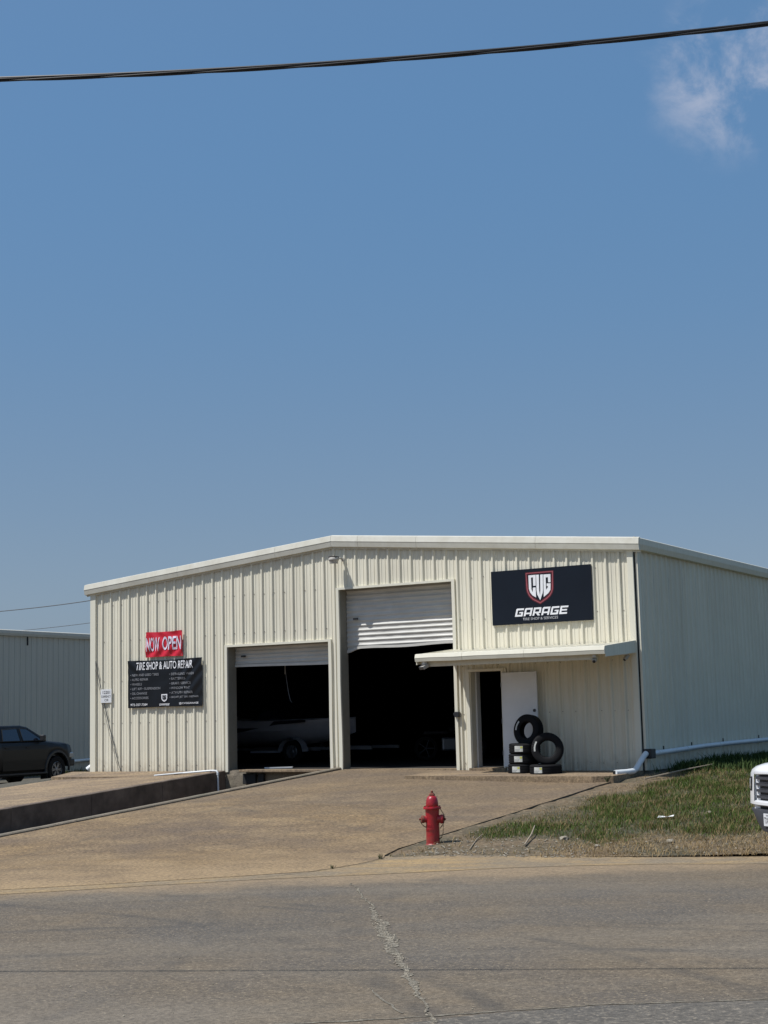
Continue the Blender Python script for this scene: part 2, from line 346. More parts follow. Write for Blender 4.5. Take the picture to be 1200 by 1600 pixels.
def sheet(name, poly, zf, m, step=None, thick=.0, jitter=0):
    pts = []
    n = len(poly)
    for i in range(n):       # outline, subdivided
        a = Vector(poly[i]); b = Vector(poly[(i+1) % n]); d = (b-a).length
        k = max(1, int(d/(step or d))) if step else 1
        for j in range(k):
            q = a.lerp(b, j/k)
            if jitter and j: q += Vector((random.uniform(-jitter, jitter), random.uniform(-jitter, jitter)))
            pts.append(q)
    nb = len(pts); edges = [(i, (i+1) % nb) for i in range(nb)]
    allp = list(pts)
    if step:
        xs = [p.x for p in pts]; ys = [p.y for p in pts]
        x = min(xs)+step*.5
        while x < max(xs):
            y = min(ys)+step*.5
            while y < max(ys): allp.append(Vector((x+random.uniform(-.1, .1)*step, y+random.uniform(-.1, .1)*step))); y += step
            x += step
    vs, es, fs, *_ = delaunay_2d_cdt(allp, edges, [], 1, 1e-5)
    me = bpy.data.meshes.new(name)
    V = [(p.x, p.y, zf(p.x, p.y) if callable(zf) else zf) for p in vs]
    bm = bmesh.new(); bv = [bm.verts.new(v) for v in V]
    for f in fs:
        try: bm.faces.new([bv[i] for i in f])
        except ValueError: pass
    for f in bm.faces: f.normal_update()
    for f in list(bm.faces):
        if f.normal.z < 0: f.normal_flip()
    if thick:
        be = [e for e in bm.edges if len(e.link_faces) == 1]
        r = bmesh.ops.extrude_edge_only(bm, edges=be)
        for g in r['geom']:
            if isinstance(g, bmesh.types.BMVert): g.co.z -= thick
    for v in [v for v in bm.verts if not v.link_faces]: bm.verts.remove(v)
    bm.to_mesh(me); bm.free()
    return link(name, me, m)
struct(sheet('ground', [(-400, -300), (500, -300), (500, 600), (-400, 600)], -1.02, M['lot']))
road = struct(sheet('road', [(-60, -80), (-.4, -29.3), (5.8, -23.9), (10.8, -19.2), (13.4, -16.4), (15.4, -14.1), (16.7, -13.0), (18.7, -11.2), (21.1, -10.3),
                             (26, -8.0), (80, 22), (120, -20), (40, -120), (-60, -140)], ROADZ, M['road']))
gut_top = [(-.4, -29.0), (5.6, -23.7), (10.6, -19.1), (13.25, -16.45), (15.2, -14.15), (15.80, -13.3), (15.86, -12.2), (15.75, -11.35), (16.45, -10.72), (17.4, -10.55), (18.4, -10.44), (19.6, -10.1), (20.9, -9.62), (26, -7.4), (80, 22.6)]
gut_bot = [(80, 21.9), (26, -8.35), (23.5, -9.5), (21.18, -10.58), (19.9, -11.0), (18.87, -11.55), (18.1, -12.1), (17.52, -12.66), (16.9, -13.28), (16.2, -13.9), (15.62, -14.42), (13.58, -16.83), (11, -19.6), (6, -24.4), (-.4, -29.6)]
struct(sheet('gutter', [(a-.15, b+.4) for a, b in gut_top]+gut_bot, lambda x, y: -.846, M['gutter'], step=.6, jitter=.035))
struct(sheet('driveway', [(7.81, -.035), (15.32, -.035), (15.32, -10.2), (15.55, -11.0), (15.75, -11.35), (15.86, -12.2), (15.80, -13.3), (15.2, -14.15), (13.25, -16.45), (10.6, -19.1),
                          (5.6, -23.7), (-.4, -29.0), (-.4, -12.6), (7.81, -12.6)], drive_z, M['drive'], step=.45, thick=.13, jitter=.018))
struct(sheet('parking_slab', [(-.42, -.9), (4.2, -.9), (4.2, -12.6), (-.42, -12.6)], slab_z, M['slab'], step=.6, thick=.2, jitter=.01))
struct(sheet('left_walkway', [(-.62, -.035), (4.2, -.035), (4.2, -.86), (2, -.9), (-.55, -.93)], lambda x, y: -.022+.11*y, M['slab'], step=.3, thick=.25, jitter=.008))
struct(sheet('dirt_lot', [(-60, -60), (-.43, -29), (-.43, -1.0), (-.64, -.9), (-.64, 0), (-.02, 0), (-.02, 60), (-60, 60)], lot_z, M['lot'], step=1.5))
verge = struct(sheet('verge', [(15.34, -.3), (15.34, -10.2), (15.6, -11.0), (15.82, -11.25), (16.45, -10.68), (17.4, -10.51), (18.4, -10.40), (19.6, -10.06), (20.9, -9.58), (26, -7.36), (60, 11.8), (60, 60), (15.40, 60), (15.40, -.3)],
             grass_z, M['dirt'], step=.3, jitter=.05))
struct(sheet('entrance_step', [(10.5, -.035), (15.36, -.035), (15.38, -1.75), (15.0, -1.92), (12, -1.9), (10.6, -1.86)], lambda x, y: -.035+.02*y-.0035*(x-10.5)+.004*noise.noise((x*2, y*2, 0)), M['slab'], step=.25, thick=.3, jitter=.012))
# loading-dock well between the retaining wall and the kerb
struct(sheet('dock_well_floor', [(4.39, -.01), (7.67, -.01), (7.67, -12.6), (4.39, -12.6)], -.955, M['retain']))
def wall_run(name, x0, x1, ys, topf, zb, m, label, cat, bev=.012, per=3.0):
    t = thing(name, label, cat, (0, 0, 0))
    return t
rw = thing('retaining_wall', 'long dark concrete retaining wall beside the sunken loading dock, left of the driveway', 'wall', (4.3, 0, -.95))
y = -.04; k = 0
while y > -12.5:      # cast in bays with thin joints
    y2 = max(y-2.44, -12.55)
    q = MB(); n = 10; v = []; f = []
    for i in range(n+1):
        yy = y-.006+(y2-y+.012)*i/n; zt = -.012+.062*yy+.004*noise.noise((yy*3, 0, 1)); j = .006*noise.noise((yy*2, 5, 1))
        v += [(-.1, yy, 0), (-.1, yy, zt+.95), (.09+j, yy, zt+.95), (.1+j, yy, zt+.938), (.1, yy, 0)]
    for i in range(n):
        for a in range(4): f.append((i*5+a, i*5+a+1, i*5+a+6, i*5+a+5))
    f += [tuple(range(5)), tuple(n*5+a for a in range(4, -1, -1))]
    q.add(v, f); q.build('wall_bay', M['retain'], rw); y = y2
kb = thing('kerb', 'low concrete kerb along the left edge of the driveway, pale on top', 'kerb', (7.74, 0, -.95))
y = -.05
while y > -13:
    y2 = y-1.52; q = MB(); v = []; f = []; n = 6; vs_ = []
    for i in range(n+1):
        yy = y-.004+(y2-y+.008)*i/n; zt = .05+.0665*yy; zt = smax(zt, -.82, .05)+.006*noise.noise((yy*2.5, 1, 1))
        j = .006*noise.noise((yy*4, 2, 7))
        v += [(-.08, yy, 0), (-.08, yy, zt+.95), (.05+j, yy, zt+.955), (.075+j, yy, zt+.935), (.082, yy, 0)]
    for i in range(n):
        for a in range(4): f.append((i*5+a, i*5+a+1, i*5+a+6, i*5+a+5))
    f += [tuple(range(5)), tuple(n*5+a for a in range(4, -1, -1))]
    q.add(v, f); q.build('kerb_length', M['concrete'], kb); y = y2
# road cracks filled with pale gravel, the joint where the driveway meets the gutter
def ribbon(name, pts, ws, z, m, sub=14, jit=.6, zf=None, wob=.015):
    P = [Vector(p) for p in pts]; v = []; f = []
    out = []
    for i in range(len(P)-1):
        k = max(1, int((P[i+1]-P[i]).length*sub))
        for j in range(k): t = j/k; out.append((P[i].lerp(P[i+1], t), ws[i]*(1-t)+ws[i+1]*t))
    out.append((P[-1], ws[-1]))
    for i, (p, wd) in enumerate(out):
        d = (out[min(i+1, len(out)-1)][0]-out[max(i-1, 0)][0]).normalized(); nn = Vector((-d.y, d.x))
        a = wd*random.uniform(1-jit, 1+jit)/2; b = wd*random.uniform(1-jit, 1+jit)/2
        c = nn*(random.uniform(-1, 1)*.010+wob*noise.noise((p.x*2.3, p.y*2.3, 3))+wob*.5*noise.noise((p.x*7, p.y*7, 8)))
        for q in (p+nn*a+c, p-nn*b+c): v.append((q.x, q.y, (zf(q.x, q.y) if zf else z)))
    f = [(2*i, 2*i+1, 2*i+3, 2*i+2) for i in range(len(out)-1)]
    me = bpy.data.meshes.new(name); me.from_pydata(v, [], f); me.update()
    return struct(link(name, me, m))
CR = [(17.13, -14.4), (18.43, -16.11), (19.2, -17.22), (19.75, -17.99), (20.27, -18.73), (20.68, -19.33), (21.02, -19.78), (21.42, -20.34), (21.8, -20.89), (22.08, -21.28), (22.3, -21.6)]
CW = [.012, .02, .075, .11, .09, .06, .07, .055, .02, .015, .05]
ribbon('road_crack', CR, CW, ROADZ+.004, M['crackfill'], sub=14, jit=.7, wob=.045)
ribbon('road_crack', [(21.16, -20.57), (21.39, -20.82), (21.61, -21.05), (21.89, -21.34)], [.006, .02, .024, .015], ROADZ+.004, M['crackfill'])
ribbon('road_seam', [(21.2, -22.1), (21.89, -21.55), (22.54, -20.95), (23.01, -20.5), (24.0, -19.86), (26, -18.6)], [.03, .045, .02, .02, .02, .02], ROADZ+.004, M['crackfill'], jit=.9)
struct(sheet('road_patch', [(22.4, -21.15), (23.01, -20.54), (24.0, -19.9), (26, -18.65), (28, -21), (24, -24), (21, -23.3)], ROADZ+.0025,
             mat('newer_road_patch', (.118, .103, .082), (.088, .079, .066), scale=1.2, rough=.9, bump=.9, bscale=50, world=True, speck=(.17, .145, .11), speckscale=36, grain=(18, .4))))
ribbon('drive_joint', [(15.55, -14.2), (15.84, -13.3), (15.90, -12.2), (15.80, -11.35)], [.012, .02, .012, .008], -.836, M['joint'], jit=.9)
ribbon('drive_joint', [(7.9, -6.1), (11, -6.15), (15.2, -6.1)], [.010, .014, .010], 0, M['joint'], zf=lambda x, y: drive_z(x, y)+.005, jit=.5)
# loose gravel in the crack
def pebbles(name, centres, r0, r1, m, parent=None):
    v = []; f = []
    base = [(1, 0, 0), (-1, 0, 0), (0, 1, 0), (0, -1, 0), (0, 0, 1), (0, 0, -1)]
    fc = [(0, 2, 4), (2, 1, 4), (1, 3, 4), (3, 0, 4), (2, 0, 5), (1, 2, 5), (3, 1, 5), (0, 3, 5)]
    for x, y_, z in centres:
        r = random.uniform(r0, r1); a = random.uniform(0, 6.28); ca, sa = math.cos(a), math.sin(a); o = len(v)
        for b in base:
            q = [b[0]*r*random.uniform(.7, 1.3), b[1]*r*random.uniform(.6, 1.2), b[2]*r*random.uniform(.4, .8)]
            v.append((x+q[0]*ca-q[1]*sa, y_+q[0]*sa+q[1]*ca, z+q[2]))
        f += [tuple(i+o for i in t) for t in fc]
    me = bpy.data.meshes.new(name); me.from_pydata(v, [], f); me.update()
    return link(name, me, m, parent)
cc = []
for i in range(len(CR)-1):
    a, b = Vector(CR[i]), Vector(CR[i+1]); wd = (CW[i]+CW[i+1])/2
    d = (b-a).normalized(); nn = Vector((-d.y, d.x))
    for _ in range(int((b-a).length*wd*1100)):
        p = a.lerp(b, random.random()); p = p+nn*(random.gauss(0, wd*.35)+.045*noise.noise((p.x*2.3, p.y*2.3, 3))+.022*noise.noise((p.x*7, p.y*7, 8))); cc.append((p.x, p.y, ROADZ+.006))
stuff(tag(pebbles('crack_gravel', cc, .006, .017, M['stone']), 'loose pale gravel lying along the crack in the road', 'gravel'))

rd = []
for _ in range(420):
    u, v_ = random.uniform(-4.5, 4), random.uniform(.4, 8.5); x = 19.2+.857*u+.515*v_*.9; y = -13.2+.515*u-.857*v_
    if random.random() < .35+.65*abs(noise.noise((x*.6, y*.6, 2))): rd.append((x, y, ROADZ+.003))
stuff(tag(pebbles('road_grit', rd, .004, .012, M['stone']), 'small light grit scattered over the road surface', 'grit'))
# ------------------------------------------------------------------ verge: grass, straw, weeds, gravel
def blades(name, n, region, hfun, tonefun, dens, wd=(.003, .007), m=None, zf=grass_z, lean=.5):
    x0, x1, y0, y1 = region; V = []; tones = []; cnt = 0; tries = 0
    P = rng.random((n*3, 2)); P[:, 0] = x0+P[:, 0]*(x1-x0); P[:, 1] = y0+P[:, 1]*(y1-y0)
    rr = rng.random((n*3, 6)); out = []
    for i in range(n*3):
        x, y = P[i]
        d = dens(x, y)
        if rr[i, 0] > d: continue
        h = hfun(x, y, rr[i, 1]); z = zf(x, y)-.01
        a = rr[i, 2]*6.283; l_ = lean*h*(.2+rr[i, 3]); wv = wd[0]+(wd[1]-wd[0])*rr[i, 4]
        cx, sx = math.cos(a), math.sin(a); b = a+1.57+rr[i, 5]-.5
        lx, ly = math.cos(b)*l_, math.sin(b)*l_
        V += [(x-cx*wv, y-sx*wv, z), (x+cx*wv, y+sx*wv, z), (x+lx*.4+cx*wv*.7, y+ly*.4+sx*wv*.7, z+h*.6), (x+lx*.4-cx*wv*.7, y+ly*.4-sx*wv*.7, z+h*.6), (x+lx, y+ly, z+h)]
        c = tonefun(x, y, rr[i, 4], rr[i, 1]); tones += [c]*5; cnt += 1
        if cnt >= n: break
    me = bpy.data.meshes.new(name)
    k = cnt; V = np.array(V, dtype=np.float32)
    me.vertices.add(5*k); me.vertices.foreach_set('co', V.ravel())
    base = np.arange(k)*5
    loops = np.stack([base, base+1, base+2, base+3, base+3, base+2, base+4], 1).ravel()
    me.loops.add(len(loops)); me.loops.foreach_set('vertex_index', loops.astype(np.int32))
    me.polygons.add(2*k); st = np.stack([np.arange(k)*7, np.arange(k)*7+4], 1).ravel(); me.polygons.foreach_set('loop_start', st.astype(np.int32))
    me.update(calc_edges=True); me.validate()
    at = me.attributes.new('tone', 'FLOAT_COLOR', 'POINT'); at.data.foreach_set('color', np.array(tones, dtype=np.float32).ravel())
    return link(name, me, m)
def nzx(x, y, s=1., o=0.): return noise.noise((x*s, y*s, o))
def green_f(x, y):      # how green and lush: 0 at the kerb side and by the drive edge, 1 in the middle
    g = gutter_d(x, y); e = x-15.34
    a = sstep((g-1.0-1.0*nzx(x, y, .7))/1.1); b = sstep((e-.25-1.3*nzx(x, y, .55, 4))/1.2)
    return a*b
ca_ = verge.data.attributes.new('cover', 'FLOAT', 'POINT')
ca_.data.foreach_set('value', [green_f(v.co.x, v.co.y) for v in verge.data.vertices])
def dens_g(x, y):
    g = gutter_d(x, y)
    if g < .03 or x < 15.42 : return 0
    f = green_f(x, y); patch = sstep((nzx(x, y, 1.3, 8)+.42)/.5)
    return (.12+.88*f)*(.25+.75*patch)*(1 if y < 9 else .5)
def tone_g(x, y, r, r2):
    f = green_f(x, y); mixv = f*(.55+.45*sstep(.5+nzx(x, y, .9, 2)))
    if r2 > .50+.42*mixv: return (.15+.10*r, .112+.07*r, .052+.035*r, 1)
    return (.050+.05*r, .085+.055*r, .014+.016*r, 1)
stuff(tag(blades('grass', 240000, (15.42, 27, -11.2, 12), lambda x, y, r: (.022+.06*r)*(.45+.75*green_f(x, y))*(.8+.7*sstep(.5+nzx(x, y, 1.7, 12))), tone_g, dens_g, m=M['grass'], lean=.9),
          'patchy green grass growing on the verge right of the driveway', 'grass'))
def straw_d(x, y):
    g = gutter_d(x, y)
    if g < -.10 or x < 15.42: return 0
    return max(.05, (1-sstep((g-.9)/1.1))*sstep((x-17.0)/1.6), .35*(1-sstep((x-15.4)/1.2)))*.8
stuff(tag(blades('dry_grass', 42000, (15.42, 27, -11.2, 2), lambda x, y, r: .02+.06*r, lambda x, y, r, r2: (.22+.12*r, .165+.08*r, .085+.04*r, 1), straw_d, m=M['grass'], lean=1.6),
          'dry straw coloured grass along the gutter edge', 'dry grass'))
def weed_d(x, y):
    return sstep((3.2+.9*nzx(x, y, .8)-(x-15.5))/1.4)*sstep((y-.1-.8*nzx(x, y, 1.2))/1.6)*(x > 15.55)
stuff(tag(blades('weeds', 42000, (15.55, 20, -.4, 24), lambda x, y, r: .10+.26*r*(.7+.6*nzx(x, y, 1.1, 6)), lambda x, y, r, r2: (.030+.03*r, .055+.035*r, .016+.01*r, 1), weed_d,
                 wd=(.010, .022), m=M['weeds'], lean=.7), 'tall dark green weeds along the foot of the right side wall', 'weeds'))
def tuft(loc, n, h, lb):
    V = []; F = []
    for i in range(n):
        a = random.uniform(0, 6.28); l_ = random.uniform(.3, 1)*h*.6; hh = h*random.uniform(.5, 1); w_ = .006; o_ = len(V); r0 = random.uniform(0, .03); bx, by = r0*math.cos(a*3), r0*math.sin(a*3)
        V += [(bx-w_*math.sin(a), by+w_*math.cos(a), 0), (bx+w_*math.sin(a), by-w_*math.cos(a), 0), (bx+l_*.5*math.cos(a), by+l_*.5*math.sin(a), hh*.7), (bx+l_*math.cos(a), by+l_*math.sin(a), hh)]; F += [(o_, o_+1, o_+2), (o_, o_+2, o_+3)]
    me = bpy.data.meshes.new('weed'); me.from_pydata(V, [], F); o = link('weed', me, M['tuft']); o.location = loc; tag(o, lb, 'weed', 'small weeds growing from joints'); return o
M['tuft'] = mat('weed_green', (.05, .075, .025), (.10, .09, .04), scale=8, rough=.7, transl=.2)
tuft((15.33, -1.95, -.20), 26, .16, 'weed at the corner of the entrance step beside the driveway edge')
tuft((15.78, -11.5, -.845), 22, .09, 'small weed in the driveway joint left of the hydrant')
tuft((15.86, -12.9, -.845), 14, .06, 'tiny weed in the curved joint between driveway and gutter')
tuft((4.15, -.3, -.04), 12, .09, 'tiny weed by the white conduit at the top of the dock')
pc = []
while len(pc) < 520:
    x, y = random.uniform(15.4, 23), random.uniform(-11, -6.5); g = gutter_d(x, y)
    if g < -.12: continue
    if random.random() < (1.0 if (g < 1.3 and x < 18.4) else .22)*math.exp(-g*.7): pc.append((x, y, max(grass_z(x, y), -.846)+.006))
stuff(tag(pebbles('verge_gravel', pc, .008, .03, M['stone']), 'pale gravel scattered over the dirt behind the hydrant', 'gravel'))
for i, (x, y, r, lb) in enumerate(((18.9, -6.2, .07, 'pale stone lying alone in the middle of the green grass'), (19.25, -9.0, .09, 'pale stone in the dry grass left of the white truck'),
                                   (17.55, -9.0, .10, 'flat grey rock in the dirt behind the stick'), (18.3, -9.5, .06, 'small white rock by the gutter right of the stick'))):
    me = bpy.data.meshes.new('rock'); bm = bmesh.new(); bmesh.ops.create_icosphere(bm, subdivisions=2, radius=r*.75)
    for v_ in bm.verts: v_.co *= 1+.35*noise.noise(v_.co*22+Vector((i*3, 0, 0))); v_.co.z *= .5
    bm.to_mesh(me); bm.free(); o = link('rock', me, M['stone']); o.location = (x, y, grass_z(x, y)+.02); tag(o, lb, 'rock', 'rocks on the verge')
o = MB().tube([(17.23, -9.73, grass_z(17.23, -9.73)+.03), (17.0, -9.0, -.66), (16.75, -8.35, grass_z(16.75, -8.35)+.12)], [.016, .014, .010], 6).build('stick', M['wood']); tag(o, 'grey broken stick lying on the gravel right of the hydrant', 'stick', 'sticks on the verge')
o = MB().tube([(16.55, -10.2, grass_z(16.55, -10.2)+.02), (16.2, -9.3, grass_z(16.2, -9.3)+.02), (16.0, -8.7, grass_z(16, -8.7)+.03)], [.008, .010, .006], 6).build('stick', M['wood']); tag(o, 'thin pale stick lying close behind the red hydrant', 'stick', 'sticks on the verge')
o = MB().tube([(15.9, -1.4, grass_z(15.9, -1.4)+.05), (16.3, -.3, grass_z(16.3, -.3)+.10), (16.6, .7, grass_z(16.6, .7)+.14)], [.02, .016, .010], 6).build('stick', M['wood']); tag(o, 'long dry branch in the shade by the building corner', 'stick', 'sticks on the verge')
q = MB(); q.add([(0, 0, .01), (.26, .02, .03), (.27, .10, .05), (.16, .13, .02), (.02, .09, .04)], [(0, 1, 3), (0, 3, 4), (1, 2, 3)])
o = q.build('paper_scrap', M['paper'], loc=(18.25, -6.9, grass_z(18.25, -6.9)+.03), rot=(0, 0, .3)); tag(o, 'white scrap of litter lying in the grass', 'litter')

# ------------------------------------------------------------------ metal siding
W = 15.38; RIDGE = W/2; HE = 4.86; HR = 5.53; PITCHX = .3048; RIB0 = .375
def top_z(x): return HE+(HR-HE)*(1-abs(x-RIDGE)/RIDGE)
PROF = [(-.046, 0), (-.018, .040), (.018, .040), (.046, 0), (.084, 0), (.093, .009), (.110, .009), (.119, 0), (.186, 0), (.195, .009), (.212, .009), (.221, 0)]
def siding(name, x0, x1, zb, ztf, m, parent, openings=(), rib0=RIB0, dent=.004, zstep=.6, seed=0, hasmesh=False):
    xs = {round(x0, 4), round(x1, 4)}
    k0 = math.floor((x0-rib0)/PITCHX)-1; k1 = math.ceil((x1-rib0)/PITCHX)+1
    kn = []
    for k in range(k0, k1+1):
        for dx, h in PROF: kn.append((rib0+k*PITCHX+dx, h))
    kn.sort()
    def hh(x):
        for (a, ha), (b, hb) in zip(kn, kn[1:]):
            if a <= x <= b: return ha+(hb-ha)*(x-a)/(b-a) if b > a else ha
        return 0
    for x, h in kn:
        if x0 < x < x1: xs.add(round(x, 4))
    for (a, b, c, d) in openings:
        for e in (a, b):
            if x0 < e < x1: xs.add(round(e, 4))
    xs = sorted(xs); v = []; f = []; idx = {}
    def vert(x, z):
        key = (x, round(z, 4))
        if key not in idx:
            dd = dent*(noise.noise((x*1.4+seed, z*1.1, seed))+.5*noise.noise((x*5, z*3.1, seed+2)))
            low = max(0, .9-z)
            if low > 0: dd += .010*low*noise.noise((x*6, z*5, seed+7))
            idx[key] = len(v); v.append((x, -hh(x)-.001+dd, z))
        return idx[key]
    for a, b in zip(xs, xs[1:]):
        mid = (a+b)/2; iv = [(zb, None)]
        for (oa, ob, oc, od) in openings:
            if oa < mid < ob: iv = [(od, None)] if oc <= zb+.01 else [(zb, oc), (od, None)]
        for lo, hi in iv:
            za, zb2 = (hi, hi) if hi is not None else (ztf(a), ztf(b))
            n = max(1, int(round((max(za, zb2)-lo)/zstep)))
            for i in range(n):
                t0, t1 = i/n, (i+1)/n
                f.append((vert(a, lo+(za-lo)*t0), vert(b, lo+(zb2-lo)*t0), vert(b, lo+(zb2-lo)*t1), vert(a, lo+(za-lo)*t1)))
    me = bpy.data.meshes.new(name); me.from_pydata(v, [], f); me.update()
    return link(name, me, m, parent)

D1 = (4.483, 7.506, -.1, 3.027); D2 = (7.821, 10.90, -.1, 4.249); PD = (11.26, 12.14, -.1, 2.165)
B = thing('garage_building', 'cream ribbed metal garage building with two open bays and a canopied entrance', 'building', (0, 0, 0))
k = 0; x = .17
edges_ = [.17]+[round(RIB0+.06+PITCHX*3*i, 4) for i in range(1, 17)]+[15.21]
for a, b in zip(edges_, edges_[1:]):
    siding('wall_panel', a, b, -.03 if a < 11 else -.055, lambda x: top_z(x)-.16, M['siding'], B, (D1, D2, PD), seed=k*3.7, dent=.005); k += 1
# side wall (right), shared panel mesh
sm_ = siding('wall_panel', 0, .9144, -.06, lambda x: HE-.1, M['siding_side'], B, (), rib0=.15, dent=.004, zstep=.7)
sm_.location = (W, .10, 0); sm_.rotation_euler = (0, 0, math.pi/2)
for i in range(1, 33):
    o = sm_.copy(); C.objects.link(o); o.location = (W, .10+.9144*i, 0)
DEPTH = .10+.9144*33
MB().add([(0, .0, -.05), (0, DEPTH, -.05), (0, DEPTH, HE-.1), (0, 0, HE-.1)], [(0, 1, 2, 3)]).build('left_wall', M['siding_side'], B)
MB().add([(0, DEPTH, -.05), (W, DEPTH, -.05), (W, DEPTH, HE-.1), (RIDGE, DEPTH, HR-.1), (0, DEPTH, HE-.1)], [(0, 1, 2, 3, 4)]).build('rear_wall', M['siding_side'], B)
q = MB()
for s in (0, 1):
    xa, xb = (-.1, RIDGE) if s == 0 else (W+.1, RIDGE)
    q.add([(xa, -.05, HE-.01), (xb, -.05, HR-.01), (xb, DEPTH, HR-.01), (xa, DEPTH, HE-.01)], [(0, 1, 2, 3)])
q.build('roof', M['roof'], B)
# interior lining
q = MB()
q.add([(.12, .36, .0), (.12, DEPTH-.2, .0), (.12, DEPTH-.2, HE-.2), (.12, .36, HE-.2)], [(0, 1, 2, 3)])
q.add([(W-.12, .36, .0), (W-.12, DEPTH-.2, .0), (W-.12, DEPTH-.2, HE-.2), (W-.12, .36, HE-.2)], [(0, 1, 2, 3)])
q.add([(.12, DEPTH-.2, 0), (W-.12, DEPTH-.2, 0), (W-.12, DEPTH-.2, HE-.2), (RIDGE, DEPTH-.2, HR-.2), (.12, DEPTH-.2, HE-.2)], [(0, 1, 2, 3, 4)])
q.add([(.12, .36, HE-.2), (RIDGE, .36, HR-.2), (RIDGE, DEPTH-.2, HR-.2), (.12, DEPTH-.2, HE-.2)], [(0, 1, 2, 3)])
q.add([(W-.12, .36, HE-.2), (RIDGE, .36, HR-.2), (RIDGE, DEPTH-.2, HR-.2), (W-.12, DEPTH-.2, HE-.2)], [(0, 1, 2, 3)])
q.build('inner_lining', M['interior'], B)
q = MB()      # inner face of the front wall, around the openings
for a, b, c, d in ((.12, D1[0]-.01, 0, 9), (D1[0]-.01, D1[1]+.01, D1[3]+.02, 9), (D1[1]+.01, D2[0]-.01, 0, 9), (D2[0]-.01, D2[1]+.01, D2[3]+.02, 9), (D2[1]+.01, PD[0]-.01, 0, 9), (PD[0]-.01, PD[1]+.01, PD[3]+.02, 9), (PD[1]+.01, W-.12, 0, 9)):
    f_ = lambda x: min(top_z(x)-.2, d)
    q.add([(a, .345, c), (b, .345, c), (b, .345, f_(b)), (a, .345, f_(a))], [(0, 1, 2, 3)])
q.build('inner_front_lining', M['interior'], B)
MB().box((.02, .02, -.98), (W-.02, DEPTH-.02, -.004)).build('foundation', M['concrete'], B)
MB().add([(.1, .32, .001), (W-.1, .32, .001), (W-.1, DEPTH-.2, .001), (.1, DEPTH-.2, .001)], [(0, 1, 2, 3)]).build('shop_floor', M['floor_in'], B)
# dock face: rough concrete with a worn lip and two rubber bumpers
q = MB(); nx, nz_ = 26, 8; v = []; f = []
for j in range(nz_+1):
    for i in range(nx+1):
        xx = 4.40+3.27*i/nx; zz = -.96+.94*j/nz_
        v.append((xx, -.035+.02*noise.noise((xx*5, zz*5, 0))-(.0 if j < nz_ else -.02), zz))
for j in range(nz_):
    for i in range(nx): a = j*(nx+1)+i; f.append((a, a+1, a+nx+2, a+nx+1))
q.add(v, f).build('dock_face', M['concrete'], B)
MB().box((5.0, -.30, -.05), (7.66, .02, .012)).build('dock_lip', M['slab'], B, bevel=.012)
for bx in (5.0, 5.46):
    MB().box((bx, -.15, -.34), (bx+.38 if bx < 5.2 else bx+.16, -.06, -.085)).build('dock_bumper', M['dark_gap'], B, bevel=.01)
# corner trims
MB().box((-.012, -.056, -.035), (.172, .05, HE-.16)).build('corner_trim', M['trim'], B, bevel=.006)
MB().box((15.205, -.056, -.055), (W-.035, .03, HE-.12)).build('corner_trim', M['trim'], B, bevel=.006)
MB().box((W-.034, -.02, -.055), (W-.012, .03, HE-.16)).build('corner_gap', M['dark_gap'], B)
MB().box((W-.012, .005, -.055), (W+.046, .16, HE-.16)).build('corner_trim', M['siding_side'], B, bevel=.006)
# rake trim: lengths of folded metal following the slope of the gable
RP = [(-.05, .02), (-.135, -.005), (-.160, -.135), (-.152, -.150), (-.128, -.262), (-.05, -.268), (-.05, -.31), (-.045, -.31)]
def rake(xa, xb, za, zb, m, parent, prof=RP):
    v = []
    for x_, z_ in ((xa, za), (xb, zb)):
        for yy, dz in prof: v.append((x_, yy, z_+dz))
    n = len(prof); f = [(i, i+1, n+i+1, n+i) for i in range(n-1)]+[tuple(range(n)), tuple(range(2*n-1, n-1, -1))]
    return MB().add(v, f).build('rake_trim', m, parent)
RT = lambda x: HE+.03+(HR-HE)*(1-abs(x-RIDGE)/RIDGE)
for a, b in ((-.15, 3.0), (3.0, 6.05), (6.05, RIDGE), (RIDGE, 8.45), (8.45, 10.05), (10.05, 13.1), (13.1, W+.15)):
    rake(a+.003, b-.003, RT(a), RT(b), M['rake'], B)
EP = [(.02, .03), (.10, .012), (.15, -.01), (.155, -.14), (.12, -.25), (.03, -.262)]
for i in range(10):
    y0, y1 = -.12+3.05*i+.003, -.12+3.05*(i+1)-.003; n = len(EP)
    v = [(W+dx, yy, HE+.02+dz) for yy in (y0, y1) for dx, dz in EP]
    MB().add(v, [(i2, i2+1, n+i2+1, n+i2) for i2 in range(n-1)]+[tuple(range(n)), tuple(range(2*n-1, n-1, -1))]).build('eave_trim', M['siding_side'], B)
MB().box((W+.002, .62, .62), (W+.006, .66, .92)).build('wall_tear', M['dark_gap'], B)
# fasteners
sc = []
for z in (.12, 1.22, 2.3, 3.35, 4.3):
    for kx in range(0, 50):
        xx = RIB0+kx*PITCHX+.060+random.uniform(-.006, .006)
        if any(a-.03 < xx < b+.03 and z < d for a, b, c, d in (D1, D2, PD)) or z > top_z(xx)-.3 or xx > 15.2: continue
        if random.random() < .8: sc.append((xx, -.006, z+random.uniform(-.01, .01)))
q = MB()
for p in sc: q.box((p[0]-.007, p[1]-.006, p[2]-.007), (p[0]+.007, p[1]+.004, p[2]+.007))
stuff(q.build('screws', mat('screw_rust', (.16, .12, .09), rough=.7), B))

